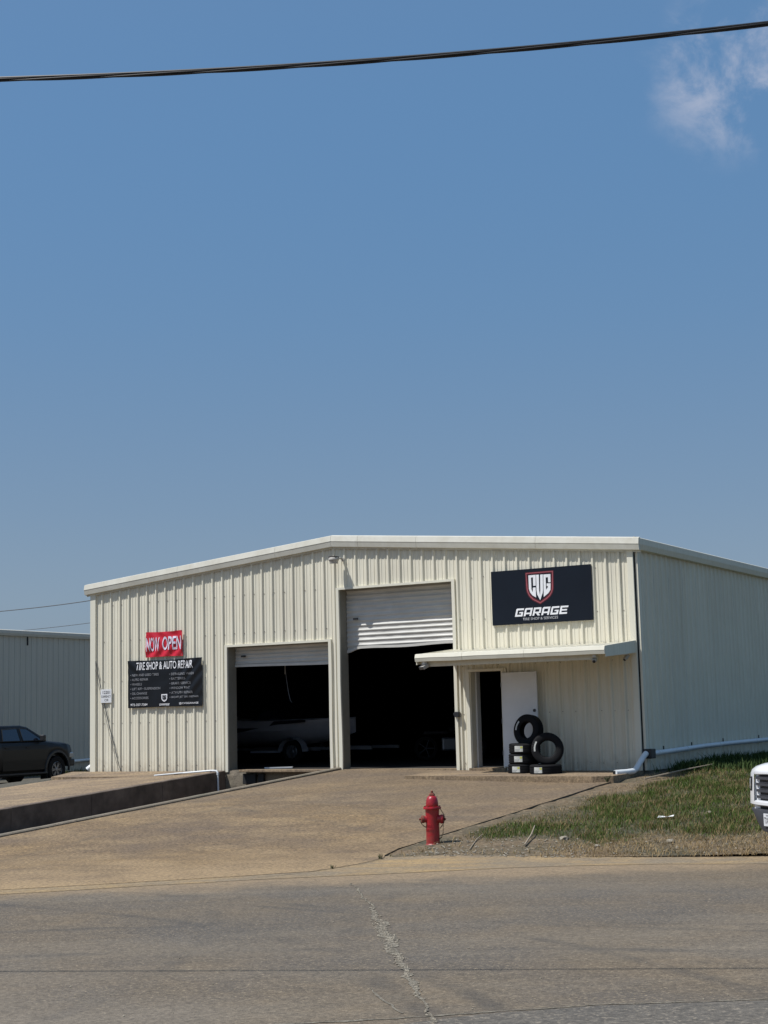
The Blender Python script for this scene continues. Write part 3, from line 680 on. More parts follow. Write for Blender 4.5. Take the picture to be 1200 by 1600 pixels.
# door openings: trims, reveals, curtains
def opening(o, right_reveal=True, bend=0):
    a, b, _, d = o
    for s, x0, x1 in ((0, a-.075, a+.002), (1, b-.002, b+.075)):
        q = MB(); n = 10; v = []; f = []
        for i in range(n+1):
            z = -.05+(d+.05)*i/n; t = 1-i/n
            off = bend*sstep(t*1.6)*(.6+.4*math.sin(t*9)) if s == 0 else .006*math.sin(t*7)
            v += [(x0+off*.5, -.052, z), (x1+off, -.052, z), (x1+off, .0, z), (x0+off*.5, .0, z)]
        for i in range(n):
            for c in range(4): f.append((i*4+c, i*4+(c+1) % 4, i*4+4+(c+1) % 4, i*4+4+c))
        f += [(0, 1, 2, 3), (n*4+3, n*4+2, n*4+1, n*4)]
        q.add(v, f).build('jamb_trim', M['trim'], B)
    MB().box((a-.075, -.052, d), (b+.075, .0, d+.055)).build('header_trim', M['trim'], B)
    q = MB()
    q.box((a-.01, .0, 0), (a+.002, .34, d)); q.build('jamb', M['jamb'], B)
    MB().box((b-.002, .0, 0), (b+.01, .34, d)).build('jamb', M['jamb'], B)
    MB().box((a, .0, d), (b, .34, d+.01)).build('head_soffit', M['jamb'], B)
opening(D1); opening(D2, bend=.03); opening(PD)
def curtain(o, zb, period, amp, sag, yb=.30):
    a, b = o[0]+.01, o[1]-.01; d = o[3]; n = int((d-zb)/period*8); m_ = 30; v = []; f = []
    for j in range(n+1):
        for i in range(m_+1):
            x_ = a+(b-a)*i/m_; t = i/m_; low = zb+sag(t); z = d-(d-low)*j/n
            ph = (d-z)/period*2*math.pi; y_ = yb-amp*max(-.25, math.sin(ph))-.012*noise.noise((x_*1.5, z*3, 4))-.006*noise.noise((x_*6, z*9, 4))
            v.append((x_, y_, z))
    for j in range(n):
        for i in range(m_): c = j*(m_+1)+i; f.append((c, c+m_+1, c+m_+2, c+1))
    me = bpy.data.meshes.new('c'); me.from_pydata(v, [], f); smooth(me, 60)
    c_ = link('roll_up_curtain', me, M['curtain'], B)
    q = MB()
    pts = [(a+(b-a)*i/m_, yb-.01, zb+sag(i/m_)-.02) for i in range(m_+1)]
    for p0, p1 in zip(pts, pts[1:]): q.add([(p0[0], yb-.03, p0[2]-.03), (p1[0], yb-.03, p1[2]-.03), (p1[0], yb-.03, p1[2]+.03), (p0[0], yb-.03, p0[2]+.03), (p0[0], yb+.02, p0[2]-.03), (p1[0], yb+.02, p1[2]-.03)],
                                     [(0, 1, 2, 3), (0, 4, 5, 1)])
    q.build('bottom_bar', M['curtain'], c_)
    MB().box((a+.22, yb-.075, (d+zb)/2-.03), (a+.34, yb-.035, (d+zb)/2+.01)).build('latch', M['black'], c_)
    return c_
curtain(D1, 2.585, .095, .014, lambda t: -.035*sstep(t))
curtain(D2, 2.875, .118, .017, lambda t: -.085*(1-sstep(t/.12))+.02*t+.012*math.sin(t*9))
# thresholds
MB().box((D2[0], -.02, -.05), (D2[1], .34, .004)).build('threshold', M['slab'], B, bevel=.004)
MB().box((PD[0]-.02, -.10, -.05), (PD[1]+.02, .30, .02)).build('threshold', M['slab'], B, bevel=.004)
# personnel door: steel frame and a white leaf swung back against the wall
q = MB()
q.box((PD[0]-.04, -.075, -.03), (PD[0]+.035, -.045, 2.165)); q.box((PD[0]+.0025, -.045, -.03), (PD[0]+.06, .16, 2.165))
q.build('door_frame', M['trim'], B)
MB().box((PD[0]-.04, -.075, 2.166), (PD[1]+.02, -.045, 2.22)).build('door_frame', M['trim'], B)
MB().box((PD[1]-.04, -.075, -.03), (PD[1]+.01, .14, 2.165)).build('door_frame', M['trim'], B)
MB().box((PD[0]+.062, .162, 0), (PD[0]+.10, .335, 2.165)).build('door_frame', M['door_white'], B)
leaf = MB().box((0, -.022, 0), (.905, .022, 2.07)).build('door_leaf', M['door_white'], B, bevel=.004, loc=(12.125, -.085, .045), rot=(0, 0, math.radians(-5.5)))
kn = MB().lathe([(.0, -.062), (.024, -.058), (.030, -.046), (.022, -.034), (.012, -.030), (.012, -.022)], 14, T(.835, -.022, 1.05) @ RX(math.pi/2) @ Matrix.Scale(-1, 4, (0, 0, 1)) @ T(0, 0, .022))
kn.build('door_knob', M['black'], leaf)
MB().lathe([(.0, .0), (.034, .0), (.034, .02), (.0, .022)], 14, T(.835, -.022, 1.22) @ RX(math.pi/2)).build('deadbolt', M['black'], leaf)
for z in (.3, 1.0, 1.8): MB().lathe([(.0, -.05), (.009, -.05), (.009, .05), (0, .05)], 8, T(-.008, -.028, z)).build('hinge', M['rim'], leaf)

# ------------------------------------------------------------------ canopy over the entrance
CAN = thing('entrance_canopy', 'shallow cream metal canopy over the entrance door, sloping off the wall', 'canopy', (10.88, 0, 2.5))
cx0, cx1, cd = 0.0, 4.43, 1.75
def zc(y): return .19+.17*y/cd*1.0   # local roof height at local y (0 at the wall)
nrib = 15
for i in range(5):       # roof sheets with ribs running down the slope
    xa = cx0+.02+i*.878; xb = xa+.878 if i < 4 else cx1-.02; v = []; f = []
    xs = [xa]
    kx = 0
    for c in (.15, .455, .76):
        if xa+c+.05 < xb: xs += [xa+c-.04, xa+c-.015, xa+c+.015, xa+c+.04]
    xs.append(xb); hs = [0]+[0, .03, .03, 0]*((len(xs)-2)//4)+[0]
    for x_, h in zip(xs, hs):
        for yy in (-.04, -.6, -1.2, -cd+.02): v.append((x_, yy, .16+.17*(yy+.0)/cd+h+.006*noise.noise((x_*3+11, yy*3, 1))))
    for a in range(len(xs)-1):
        for b in range(3): f.append((a*4+b, a*4+b+1, a*4+b+5, a*4+b+4))
    MB().add(v, f).build('roof_panel', M['siding'], CAN)
CP = [(-cd+.05, .035), (-cd-.01, .025), (-cd-.035, -.055), (-cd-.03, -.065), (-cd-.012, -.135), (-cd+.05, -.14)]
for a, b in ((cx0-.01, 1.15), (1.15, 2.62), (2.62, cx1+.01)):
    n = len(CP); v = []; m_ = 10
    for i in range(m_+1):
        x_ = a+.003+(b-a-.006)*i/m_
        for yy, dz in CP: v.append((x_, yy+.008*noise.noise((x_*2.2, dz*4, 3)), dz+.010*noise.noise((x_*1.6, 2, 3))-.010*sstep(x_/4.4)+.01))
    f = []
    for i in range(m_):
        for c in range(n-1): f.append((i*n+c, i*n+c+1, (i+1)*n+c+1, (i+1)*n+c))
    f += [tuple(range(n)), tuple(m_*n+c for c in range(n-1, -1, -1))]
    MB().add(v, f).build('front_fascia', M['trim'], CAN)
for x_ in (cx0, cx1):     # end fascias slope up to the wall
    sgn = 1 if x_ > 1 else -1; m_ = M['siding_side'] if sgn > 0 else M['trim']
    q = MB(); q.add([(x_-.012, -cd+.04, -.19), (x_+.012, -cd+.04, -.19), (x_+.012, -cd+.04, .035), (x_-.012, -cd+.04, .035), (x_-.012, -.035, -.07), (x_+.012, -.035, -.07), (x_+.012, -.035, .195), (x_-.012, -.035, .195)],
                     [(0, 1, 2, 3), (4, 7, 6, 5), (0, 4, 5, 1), (1, 5, 6, 2), (2, 6, 7, 3), (3, 7, 4, 0)])
    q.build('end_fascia', m_, CAN)
MB().box((.12, -cd+.16, -.235), (cx1-.25, -cd+.22, -.06)).build('eave_beam', M['siding_side'], CAN)
MB().add([(.02, -cd+.06, -.10), (cx1-.02, -cd+.06, -.10), (cx1-.02, -.05, .06), (.02, -.05, .06)], [(0, 1, 2, 3)]).build('soffit', M['siding_side'], CAN)
# small fixtures under the canopy
def camera_box(loc, rz, label, tilt=.5):
    t = thing('security_camera', label, 'camera', loc, (0, 0, rz), 'small cameras under the canopy')
    MB().box((-.035, -.035, -.02), (.035, .035, .03)).build('mount', M['door_white'], t, bevel=.004)
    MB().box((-.045, -.09, -.075), (.045, .05, -.012), T(0, 0, -.02) @ RX(tilt)).build('body', M['lampgrey'], t, bevel=.008)
    MB().lathe([(0, -.004), (.03, 0), (.03, .012), (0, .016)], 12, T(0, 0, -.02) @ RX(tilt) @ T(0, -.094, -.052) @ RX(math.pi/2)).build('lens', M['black'], t)
    return t
camera_box((15.02, -1.60, 2.33), .2, 'small white camera under the right end of the canopy fascia')
camera_box((15.17, -.28, 2.40), -.7, 'small camera on the wall under the canopy near the building corner', .8)
t = thing('floodlight', 'boxy white floodlight hanging under the left tip of the canopy', 'light', (11.03, -1.66, 2.33), (0, 0, -.5))
MB().box((-.05, -.03, -.02), (.05, .05, .06)).build('mount', M['door_white'], t, bevel=.005)
MB().box((-.09, -.10, -.10), (.09, .06, -.02), RX(.45)).build('housing', M['lampgrey'], t, bevel=.01)
MB().box((-.075, -.112, -.09), (.075, -.101, -.03), RX(.45)).build('lens', M['lampdark'], t)
t = thing('door_control_box', 'small black control box on the post between the tall bay and the entrance', 'control box', (10.98, -.05, 1.22))
MB().box((-.06, -.09, -.06), (.06, 0, .06)).build('case', M['black'], t, bevel=.01)
MB().box((-.09, -.07, -.02), (-.061, -.01, .03)).build('sensor', M['black'], t, bevel=.004)

# wall pack lamp
t = thing('wall_lamp', 'weathered wall lamp on a bent arm above the left corner of the tall bay', 'lamp', (7.86, 0, 4.95))
MB().tube([(.10, -.02, .02), (.09, -.12, .05), (.07, -.20, .03)], .022, 8).build('arm', M['lampgrey'], t)
MB().lathe([(0, 0), (.05, 0), (.05, .02), (0, .02)], 12, T(.10, -.036, .02) @ RX(math.pi/2)).build('wall_plate', M['lampgrey'], t)
q = MB(); q.lathe([(.095, -.09), (.110, -.02), (.128, .0), (.128, .03), (.11, .055)], 20, T(0, -.28, 0)); q.build('housing', M['lampgrey'], t, sm=40)
q = MB()
for i in range(7):
    hx = -.09+.03*i; q.box((hx-.004, -.085, .03), (hx+.004, .085, .075+.02*math.cos(hx*12)), T(0, -.28, 0))
q.lathe([(.10, .03), (.09, .07), (.0, .085)], 16, T(0, -.28, 0)); q.build('cooling_fins', M['lampdark'], t)
MB().lathe([(.0, -.095), (.085, -.092), (.0951, -.085)], 20, T(0, -.28, 0), cap=False).build('lens', M['lens'], t)

# ------------------------------------------------------------------ signs and lettering
def text_mesh(s, x0, x1, z0, z1, shear=0, bold=.0, font_sub=.04):
    cu = bpy.data.curves.new('t', 'FONT'); cu.body = s; cu.size = 1; cu.offset = bold; cu.resolution_u = 3
    ob = bpy.data.objects.new('t', cu); C.objects.link(ob); bpy.context.view_layer.update()
    me = bpy.data.meshes.new_from_object(ob.evaluated_get(bpy.context.evaluated_depsgraph_get()))
    bpy.data.objects.remove(ob)
    bm = bmesh.new(); bm.from_mesh(me)
    xs = [v.co.x for v in bm.verts]; ys = [v.co.y for v in bm.verts]
    a, b, c, d = min(xs), max(xs), min(ys), max(ys)
    for v in bm.verts:
        u = (v.co.x-a)/(b-a); t_ = (v.co.y-c)/(d-c)
        v.co = Vector((x0+(x1-x0)*u+shear*(t_-.5)*(z1-z0), 0, z0+(z1-z0)*t_))
    bmesh.ops.triangulate(bm, faces=bm.faces)
    for _ in range(3):
        le = [e for e in bm.edges if e.calc_length() > font_sub*2]
        if not le: break
        bmesh.ops.subdivide_edges(bm, edges=le, cuts=1); bmesh.ops.triangulate(bm, faces=bm.faces)
    bm.normal_update()
    for f_ in bm.faces:
        if f_.normal.y > 0: f_.normal_flip()
    bm.to_mesh(me); bm.free(); me.materials.clear(); return me
def lettering(s, box, m, parent, disp=None, off=.012, **kw):
    me = text_mesh(s, *box, **kw)
    for v in me.vertices: v.co.y = (disp(v.co.x, v.co.z) if disp else 0)-off
    return link('lettering', me, m, parent)
def cloth(name, w_, h_, disp, m, parent, edge, n=(44, 26)):
    v = []; f = []
    for j in range(n[1]+1):
        for i in range(n[0]+1):
            x_ = -w_/2+w_*i/n[0]; z_ = -h_/2+h_*j/n[1]; ex, ez = edge(x_, z_)
            v.append((x_+ex, disp(x_, z_), z_+ez))
    for j in range(n[1]):
        for i in range(n[0]): a = j*(n[0]+1)+i; f.append((a, a+1, a+n[0]+2, a+n[0]+1))
    me = bpy.data.meshes.new(name); me.from_pydata(v, [], f); smooth(me, 180); me.update()
    return link(name, me, m, parent)
# red NOW OPEN banner
nb_ = thing('now_open_banner', 'small wrinkled red vinyl banner reading NOW OPEN above the black banner', 'banner', (2.505, -.062, 3.205))
def dz1(x, z):
    a = .022*math.sin((x*.9+z*.6)*16+1)*math.exp(-((z-.22)/.16)**2)+.02*math.sin((x*1.3-z)*13)*math.exp(-((z+.2)/.2)**2)+.016*noise.noise((x*5, z*7, 1))
    return -.02+a
cloth('sheet', 1.20, .63, dz1, M['bannerred'], nb_, lambda x, z: (0, .018*(abs(x)/.6)**2*(1 if z > 0 else -.4)-.01))
lettering('NOW', (-.57, -.13, -.185, .175), M['inklilac'], nb_, dz1, .016, shear=-.06, bold=.014)
lettering('OPEN', (-.045, .575, -.165, .185), M['inklilac'], nb_, dz1, .016, shear=.02, bold=.014)
for x_, z_ in ((-.58, .30), (.58, .31), (-.58, -.29), (.58, -.29)): MB().lathe([(.004, 0), (.012, 0), (.012, .004), (.004, .004)], 10, T(x_, -.03, z_) @ RX(math.pi/2)).build('grommet', M['rim'], nb_)
# black TIRE SHOP & AUTO REPAIR banner
bb = thing('services_banner', 'black vinyl banner listing tire shop and auto repair services', 'banner', (2.52, -.062, 2.197))
def dz2(x, z):
    r1 = (x+1.1)*.8+(z-.6)*1.0; r2 = (x-1.0)*.9-(z-.5)*.9
    return -.02+.020*noise.noise((x*2.4, z*2.6, 5))+.016*math.sin(r2*22)*math.exp(-((x-.9)**2+(z-.2)**2)*3.5)+.014*math.sin(r1*20)*math.exp(-((x+.95)**2+(z-.5)**2)*7)
cloth('sheet', 2.42, 1.20, dz2, M['bannerblack'], bb, lambda x, z: (0, .012*math.cos(x*2.6)*(-1 if z > 0 else .4)))
lettering('TIRE SHOP & AUTO REPAIR', (-.93, .92, .36, .56), M['inkwhite'], bb, dz2, bold=.010)
LL = ['\u2022 NEW AND USED TIRES', '\u2022 AUTO REPAIR', '\u2022 WHEELS', '\u2022 LIFT KIT \u2022 SUSPENSION', '\u2022 OIL CHANGE', '\u2022 ACCESSORIES']
LWD = [.94, .60, .39, .99, .56, .60]
for i, (s_, wd_) in enumerate(zip(LL, LWD)):
    z_ = .235-.118*i; lettering(s_, (-1.12, -1.12+wd_, z_-.031, z_+.031), M['inkgrey'], bb, dz2, bold=.008)
RL = ['\u2022 DETAILING WASH', '\u2022 BATTERIES', '\u2022 BRAKE SERVICE', '\u2022 WINDOW TINT', '\u2022 ATV UTV REPAIR', '\u2022 BOAT JET SKI REPAIR']
RW = [.79, .50, .68, .66, .75, .93]
for i, (s_, wd_) in enumerate(zip(RL, RW)):
    z_ = .225-.118*i; lettering(s_, (.17, .17+wd_, z_-.031, z_+.031), M['inkgrey'], bb, dz2, bold=.008)
lettering('972-357-7384', (-1.12, -.56, -.555, -.495), M['inkwhite'], bb, dz2, bold=.012)
lettering('@CVGGARAGE', (.48, 1.09, -.555, -.495), M['inkwhite'], bb, dz2, bold=.012)
# shield logo pieces, as polygons in metres about the sign centre
SH = [(-0.364, 0.53), (0.327, 0.535), (0.318, 0.128), (0.286, 0.035), (0.238, -0.033), (0.158, -0.098), (-0.021, -0.196), (-0.206, -0.1), (-0.294, -0.011), (-0.343, 0.087), (-0.359, 0.171)]
LC = [(-0.285, 0.462), (-0.105, 0.464), (-0.115, 0.224), (-0.177, 0.221), (-0.175, 0.412), (-0.222, 0.41), (-0.222, 0.151), (-0.193, 0.077), (-0.184, 0.184), (-0.119, 0.185), (-0.115, -0.04), (-0.202, 0.012), (-0.258, 0.081), (-0.284, 0.166)]
LV = [(-0.096, 0.463), (-0.029, 0.462), (-0.035, 0.109), (-0.018, 0.001), (-0.005, 0.107), (0.003, 0.46), (0.068, 0.461), (0.059, 0.121), (0.047, 0.05), (-0.018, -0.106), (-0.084, 0.023), (-0.099, 0.119)]
LG = [(0.080, 0.457), (0.252, 0.457), (0.248, 0.274), (0.189, 0.278), (0.189, 0.39), (0.135, 0.388), (0.134, 0.116), (0.182, 0.172), (0.18, 0.196), (0.151, 0.195), (0.153, 0.254), (0.248, 0.253), (0.240, 0.109), (0.189, 0.041), (0.071, -0.04)]
def flat(name, polys, y_, m, parent, sc_=1., ox=0, oz=0, disp=None):
    v = []; f = []
    for p in polys:
        o_ = len(v); v += [(x*sc_+ox, (disp(x*sc_+ox, z*sc_+oz) if disp else 0)+y_, z*sc_+oz) for x, z in p]; f.append(tuple(range(o_, o_+len(p))))
    me = bpy.data.meshes.new(name); me.from_pydata(v, [], f)
    bm = bmesh.new(); bm.from_mesh(me); bmesh.ops.triangulate(bm, faces=bm.faces)
    for fc_ in bm.faces:
        fc_.normal_update()
        if fc_.normal.y > 0: fc_.normal_flip()
    bm.to_mesh(me); bm.free(); return link(name, me, m, parent)
def inset(poly, d):
    c = Vector((-.018, .2)); out = []
    for p in poly:
        q_ = Vector(p)-c; out.append(tuple(c+q_*(1-d/q_.length)))
    return out
def glyph(ch):
    t_ = .24
    R = lambda a, b, c, d: [(a, b), (c, b), (c, d), (a, d)]
    if ch == 'G': return [[(0, .0), (t_, .22), (t_, .78), (0, .93)], [(0, .93), (t_, .78), (1, .78), (1, 1), (.08, 1)], [(0, 0), (1, 0), (1, .22), (t_, .22)], R(.76, .22, 1, .56), R(.48, .40, .758, .56)]
    if ch == 'A': return [R(0, 0, t_, .78), [(0, .78), (1, .78), (1, 1), (.12, 1), (0, .9)], R(.76, 0, 1, .778), R(t_, .24, .758, .42)]
    if ch == 'R': return [R(0, 0, t_, .78), [(0, .78), (1, .78), (.95, 1), (0, 1)], R(.76, .48, 1, .778), R(t_, .30, 1, .478), [(.42, .298), (.74, .298), (1, 0), (.68, 0)]]
    if ch == 'E': return [R(0, 0, t_, 1), R(t_, .79, 1, 1), R(t_, 0, 1, .21), R(t_, .41, .92, .59)]
def word(parent, y_, x0, x1, z0, z1, m, shear=.28, disp=None):
    n = 6; gw = (x1-x0)/(n+.16*(n-1)); ps = []
    for i, ch in enumerate('GARAGE'):
        gx = x0+i*gw*1.16
        for p in glyph(ch): ps.append([(gx+px*gw+shear*(pz-.5)*(z1-z0), z0+(z1-z0)*pz) for px, pz in p])
    return flat('lettering', ps, y_, m, parent, disp=disp)
gs = thing('garage_sign', 'large dark navy sign board with a red shield emblem and the word GARAGE', 'sign', (13.155, -.046, 3.785))
MB().box((-1.219, -.026, -.608), (1.219, 0, .608)).build('board', M['signnavy'], gs, bevel=.002)
flat('shield', [SH], -.0275, M['inkdarkred'], gs)
def ring(a, b):
    n = len(a); return [[a[i], a[(i+1) % n], b[(i+1) % n], b[i]] for i in range(n)]
flat('shield_border', ring(inset(SH, .020), inset(SH, .042)), -.0290, M['inkred'], gs)
flat('shield_field', [inset(SH, .072)], -.0290, M['signnavy'], gs)
flat('letter', [LC], -.0305, M['inkwhite'], gs); flat('letter', [LV], -.0305, M['inkwhite'], gs); flat('letter', [LG], -.0305, M['inkwhite'], gs)
word(gs, -.0285, -.63, .632, -.44, -.262, M['inkwhite'])
lettering('TIRE SHOP & SERVICES', (-.46, .395, -.532, -.474), mat('pale_grey_ink', (.42, .42, .44), rough=.5), gs, None, .0285, bold=.006)
# small logo on the black banner
flat('shield', [inset(SH, .0)], -.012, M['inkwhite'], bb, .27, .005, -.42, dz2)
flat('letter', [LC, LV, LG], -.015, M['bannerblack'], bb, .24, .005, -.415, dz2)
word(bb, -.012, -.155, .165, -.562, -.515, M['inkwhite'], disp=dz2)
# address plate
ap = thing('address_plate', 'small white address plate reading 12201 CURRENCY CIR at the left end of the facade', 'sign', (.545, -.05, 1.925))
MB().box((-.185, -.012, -.175), (.185, 0, .175)).build('plate', M['platewhite'], ap, bevel=.002)
lettering('12201', (-.11, .14, .055, .135), M['inkblack'], ap, None, .014, bold=.01)
lettering('CURRENCY', (-.165, .165, -.04, .02), M['inkblack'], ap, None, .014, bold=.006)
lettering('CIR', (-.05, .09, -.135, -.075), M['inkblack'], ap, None, .014, bold=.006)
# thin grey strands laid on the wall as wire shadows, passing behind the plate
for (a, b, r, lb) in (((.0, 3.52), (1.02, -.0), .010, 'thin grey strand standing for a wire shadow slanting down the wall behind the address plate'), ((.03, 3.2), (.96, .0), .005, 'thinner grey strand standing for a second wire shadow on the left of the facade')):
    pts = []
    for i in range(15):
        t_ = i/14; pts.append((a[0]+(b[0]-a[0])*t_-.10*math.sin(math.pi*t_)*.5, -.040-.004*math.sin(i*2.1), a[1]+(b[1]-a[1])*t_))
    tag(MB().tube(pts, r, 6).build('wire_shadow_strand', M['wire']), lb, 'cable', 'strands standing for wire shadows on the facade')

# ------------------------------------------------------------------ pipes
def collar(q, p, d, r):
    d = Vector(d).normalized(); q.tube([Vector(p)-d*.03, Vector(p)+d*.03], r, 14)
t = thing('side_drain_pipe', 'white drain pipe along the foot of the right side wall, bent down at the corner', 'pipe', (15.5, 0, 0))
pts = [(.03, .12, .30), (.03, 1.5, .325), (.03, 3.2, .365), (.03, 5, .385), (.03, 8.4, .40), (.03, 14, .47), (.03, 29, .6)]
MB().tube(pts, .055, 14).build('long_pipe', M['pvc'], t, sm=50)
for y_ in (.42, 2.2, 4.4, 7.2, 10.2, 13.2):
    q = MB(); i = next(j for j in range(len(pts)-1) if pts[j+1][1] >= y_); f_ = (y_-pts[i][1])/(pts[i+1][1]-pts[i][1])
    z_ = pts[i][2]+(pts[i+1][2]-pts[i][2])*f_; collar(q, (.03, y_, z_), (0, 1, .01), .064); q.build('coupling', M['pvc'], t, sm=50)
    MB().box((-.05, y_+.5, z_-.03), (-.03, y_+.53, z_+.13)).build('strap', M['black'], t)
MB().box((-.09, -.17, .20), (.10, .10, .40)).build('downspout_box', M['black'], t, bevel=.012)
MB().tube([(-.01, -.17, .31), (-.03, -.26, .26), (-.08, -.62, -.0), (-.10, -.72, -.035), (-.16, -.90, -.045), (-.30, -1.20, -.05)], .06, 14).build('elbow_pipe', M['pvc'], t, sm=50)
q = MB(); q.lathe([(.045, 0), (.045, .002)], 14, T(-.303, -1.207, -.05) @ RZ(.45) @ RX(math.pi/2)); q.build('pipe_mouth', M['dark_gap'], t)
t = thing('corner_drain_elbow', 'short white drain elbow poking out past the left corner of the building', 'pipe', (-.30, .30, .03))
MB().tube([(.34, .25, .10), (.20, .1, .11), (.04, -.02, .06), (-.04, -.08, -.02)], .075, 14).build('elbow_pipe', M['pvc'], t, sm=50)
MB().lathe([(.058, 0), (.058, .003), (0, .003)], 14, T(-.045, -.085, -.026) @ RZ(-.6) @ RX(math.radians(125))).build('pipe_mouth', M['dark_gap'], t)
t = thing('dock_conduit', 'thin white plastic pipe lying on the retaining wall and bending down into the dock', 'pipe', (4.3, -.3, 0))
MB().tube([(-1.05, -.32, -.065), (-.5, -.25, -.03), (-.05, -.12, .0), (.09, -.10, -.005), (.135, -.10, -.05), (.14, -.10, -.25), (.15, -.10, -.6)], .024, 10).build('pipe', M['pvc'], t, sm=60)
MB().tube([(.136, -.10, -.05), (.138, -.10, -.11)], .032, 10).build('coupling', M['pvc'], t)
MB().tube([(-.7, -.27, -.036), (-1.55, -.48, -.10)], .018, 8).build('pipe', M['pvc'], t)

# ------------------------------------------------------------------ tyres by the door
def tyre_mesh(R=.34, w_=.222, ri=.178):
    h = w_/2
    prof = [(ri, -h*.70), (ri+.012, -h*.86), (ri+.045, -h*.98), (R-.05, -h), (R-.02, -h*.93), (R-.004, -h*.80)]
    for g in (-.5, 0, .5):
        prof += [(R, h*(g-.22)), (R, h*(g-.06)), (R-.009, h*(g-.045)), (R-.009, h*(g+.045)), (R, h*(g+.06)), (R, h*(g+.20))]
    prof += [(R-.004, h*.80), (R-.02, h*.93), (R-.05, h), (ri+.045, h*.98), (ri+.012, h*.86), (ri, h*.70), (ri+.012, h*.5), (R-.06, h*.45), (R-.06, -h*.45), (ri+.012, -h*.5), (ri, -h*.70)]
    return MB().lathe(prof, 40, cap=False).mesh('tyre', sm=35)
TM = tyre_mesh()
def patch(a0, a1, z0, z1, r, n=8):
    v = []; f = []
    for i in range(n+1):
        a = a0+(a1-a0)*i/n
        for z in (z0, z1): v.append((r*math.cos(a), r*math.sin(a), z))
    for i in range(n): f.append((2*i, 2*i+2, 2*i+3, 2*i+1))
    return MB().add(v, f)
def tyre(loc, rot, label, ang=None, side=None):
    t = thing('tyre', label, 'tyre', loc, rot, 'new tyres stacked by the entrance door')
    link('rubber', TM, M['tyre'], t)
    if ang is not None:
        patch(ang-.26, ang+.30, -.06, .06, .3425).build('label', M['label'], t)
        patch(ang+.14, ang+.28, .01, .05, .3440, 3).build('yellow_mark', M['labely'], t)
        q = patch(ang-.28, ang+.10, -.02, -.012, .3440); 
        q.v += []; q.add(*(lambda p: (p.v, p.f))(patch(ang-.28, ang+.05, -.045, -.037, .3440))); q.build('label_print', M['inkgrey'], t)
    if side:
        a0, a1, r0, r1 = side; v = []; f = []
        for i in range(9):
            a = a0+(a1-a0)*i/8; v += [(r0*math.cos(a), r0*math.sin(a), .1135), (r1*math.cos(a), r1*math.sin(a), .1095)]
        MB().add(v, [(2*i, 2*i+1, 2*i+3, 2*i+2) for i in range(8)]).build('label', M['label'], t)
    return t
cam_dir = math.atan2(-30.6+.7, 27.38-12.9)
la = cam_dir-.55
SZ = -.085
tyre((12.90, -.72, SZ+.108), (0, 0, 0), 'black tyre lying flat at the bottom of the left stack by the door', la)
tyre((12.92, -.71, SZ+.325), (0, 0, .05), 'black tyre lying flat in the middle of the left stack by the door', la+.06)
tyre((12.94, -.72, SZ+.542), (0, .01, .1), 'black tyre lying flat third up in the left stack, below the upright tyre', la+.02)
tyre((13.55, -1.0, SZ+.100), (0, 0, 0), 'black tyre lying flat alone on the step, right of the taller stack', la)
# upright tyres: axis (local z) turned towards the camera side
def upright(x, y, z, yaw, lean): return (x, y, z), (math.pi/2-lean, 0, yaw)
l_, r_ = upright(12.985, -.60, SZ+.60+.325, math.radians(-12), .12)
tyre(l_, r_, 'black tyre standing upright on top of the left stack against the white door', None, (2.35, 3.15, .238, .292))
l_, r_ = upright(13.57, -.92, SZ+.208+.322, math.radians(20), .10)
tyre(l_, r_, 'black tyre standing upright on the single flat tyre at the right', None, (2.55, 3.35, .250, .296))

# ------------------------------------------------------------------ fire hydrant
t = thing('fire_hydrant', 'red fire hydrant with rusty caps standing at the corner of the driveway', 'hydrant', (15.66, -9.72, grass_z(15.66, -9.72)), (0, 0, math.radians(30)))
MB().lathe([(.118, -.12), (.118, .012), (.112, .024), (.106, .03), (.104, .30), (.106, .48), (.110, .545)], 28).build('barrel', M['red'], t, sm=35)
MB().lathe([(.110, .545), (.138, .556), (.140, .575), (.136, .588), (.110, .592)], 28).build('flange', M['red'], t, sm=30)
MB().lathe([(.094, .592), (.098, .60), (.096, .64), (.090, .69), (.078, .725), (.058, .75), (.036, .758)], 28).build('bonnet', M['red'], t, sm=40)
q = MB(); q.lathe([(.050, .757), (.052, .765), (.044, .785), (.030, .795)], 5, RZ(.3)); q.lathe([(.020, .795), (.020, .83), (.012, .835)], 5); q.build('operating_nut', M['redrust'], t)
for i in range(8):
    a = i*math.pi/4+.2; MB().lathe([(.011, .592), (.011, .604), (0, .606)], 6, T(.119*math.cos(a), .119*math.sin(a), 0)).build('bolt', M['redrust'], t)
for sgn, nm in ((-1, 'left'), (1, 'right')):
    Mx = T(0, 0, .40) @ RZ(-.25 if sgn > 0 else .12) @ RY(sgn*math.pi/2)
    big = 1.2 if sgn > 0 else 1.0
    nzl = MB().lathe([(.052*big, .08), (.052*big, .135), (.046*big, .138)], 20, Mx).build('nozzle', M['red'], t, sm=40)
    cp = MB().lathe([(.058*big, .132), (.060*big, .150), (.056*big, .172), (.030*big, .180)], 20, Mx).build('cap', M['redrust' if sgn < 0 else 'red'], nzl, sm=35)
    MB().lathe([(.018, .18), (.018, .21), (0, .212)], 5, Mx).build('cap_nut', M['redrust'], nzl)
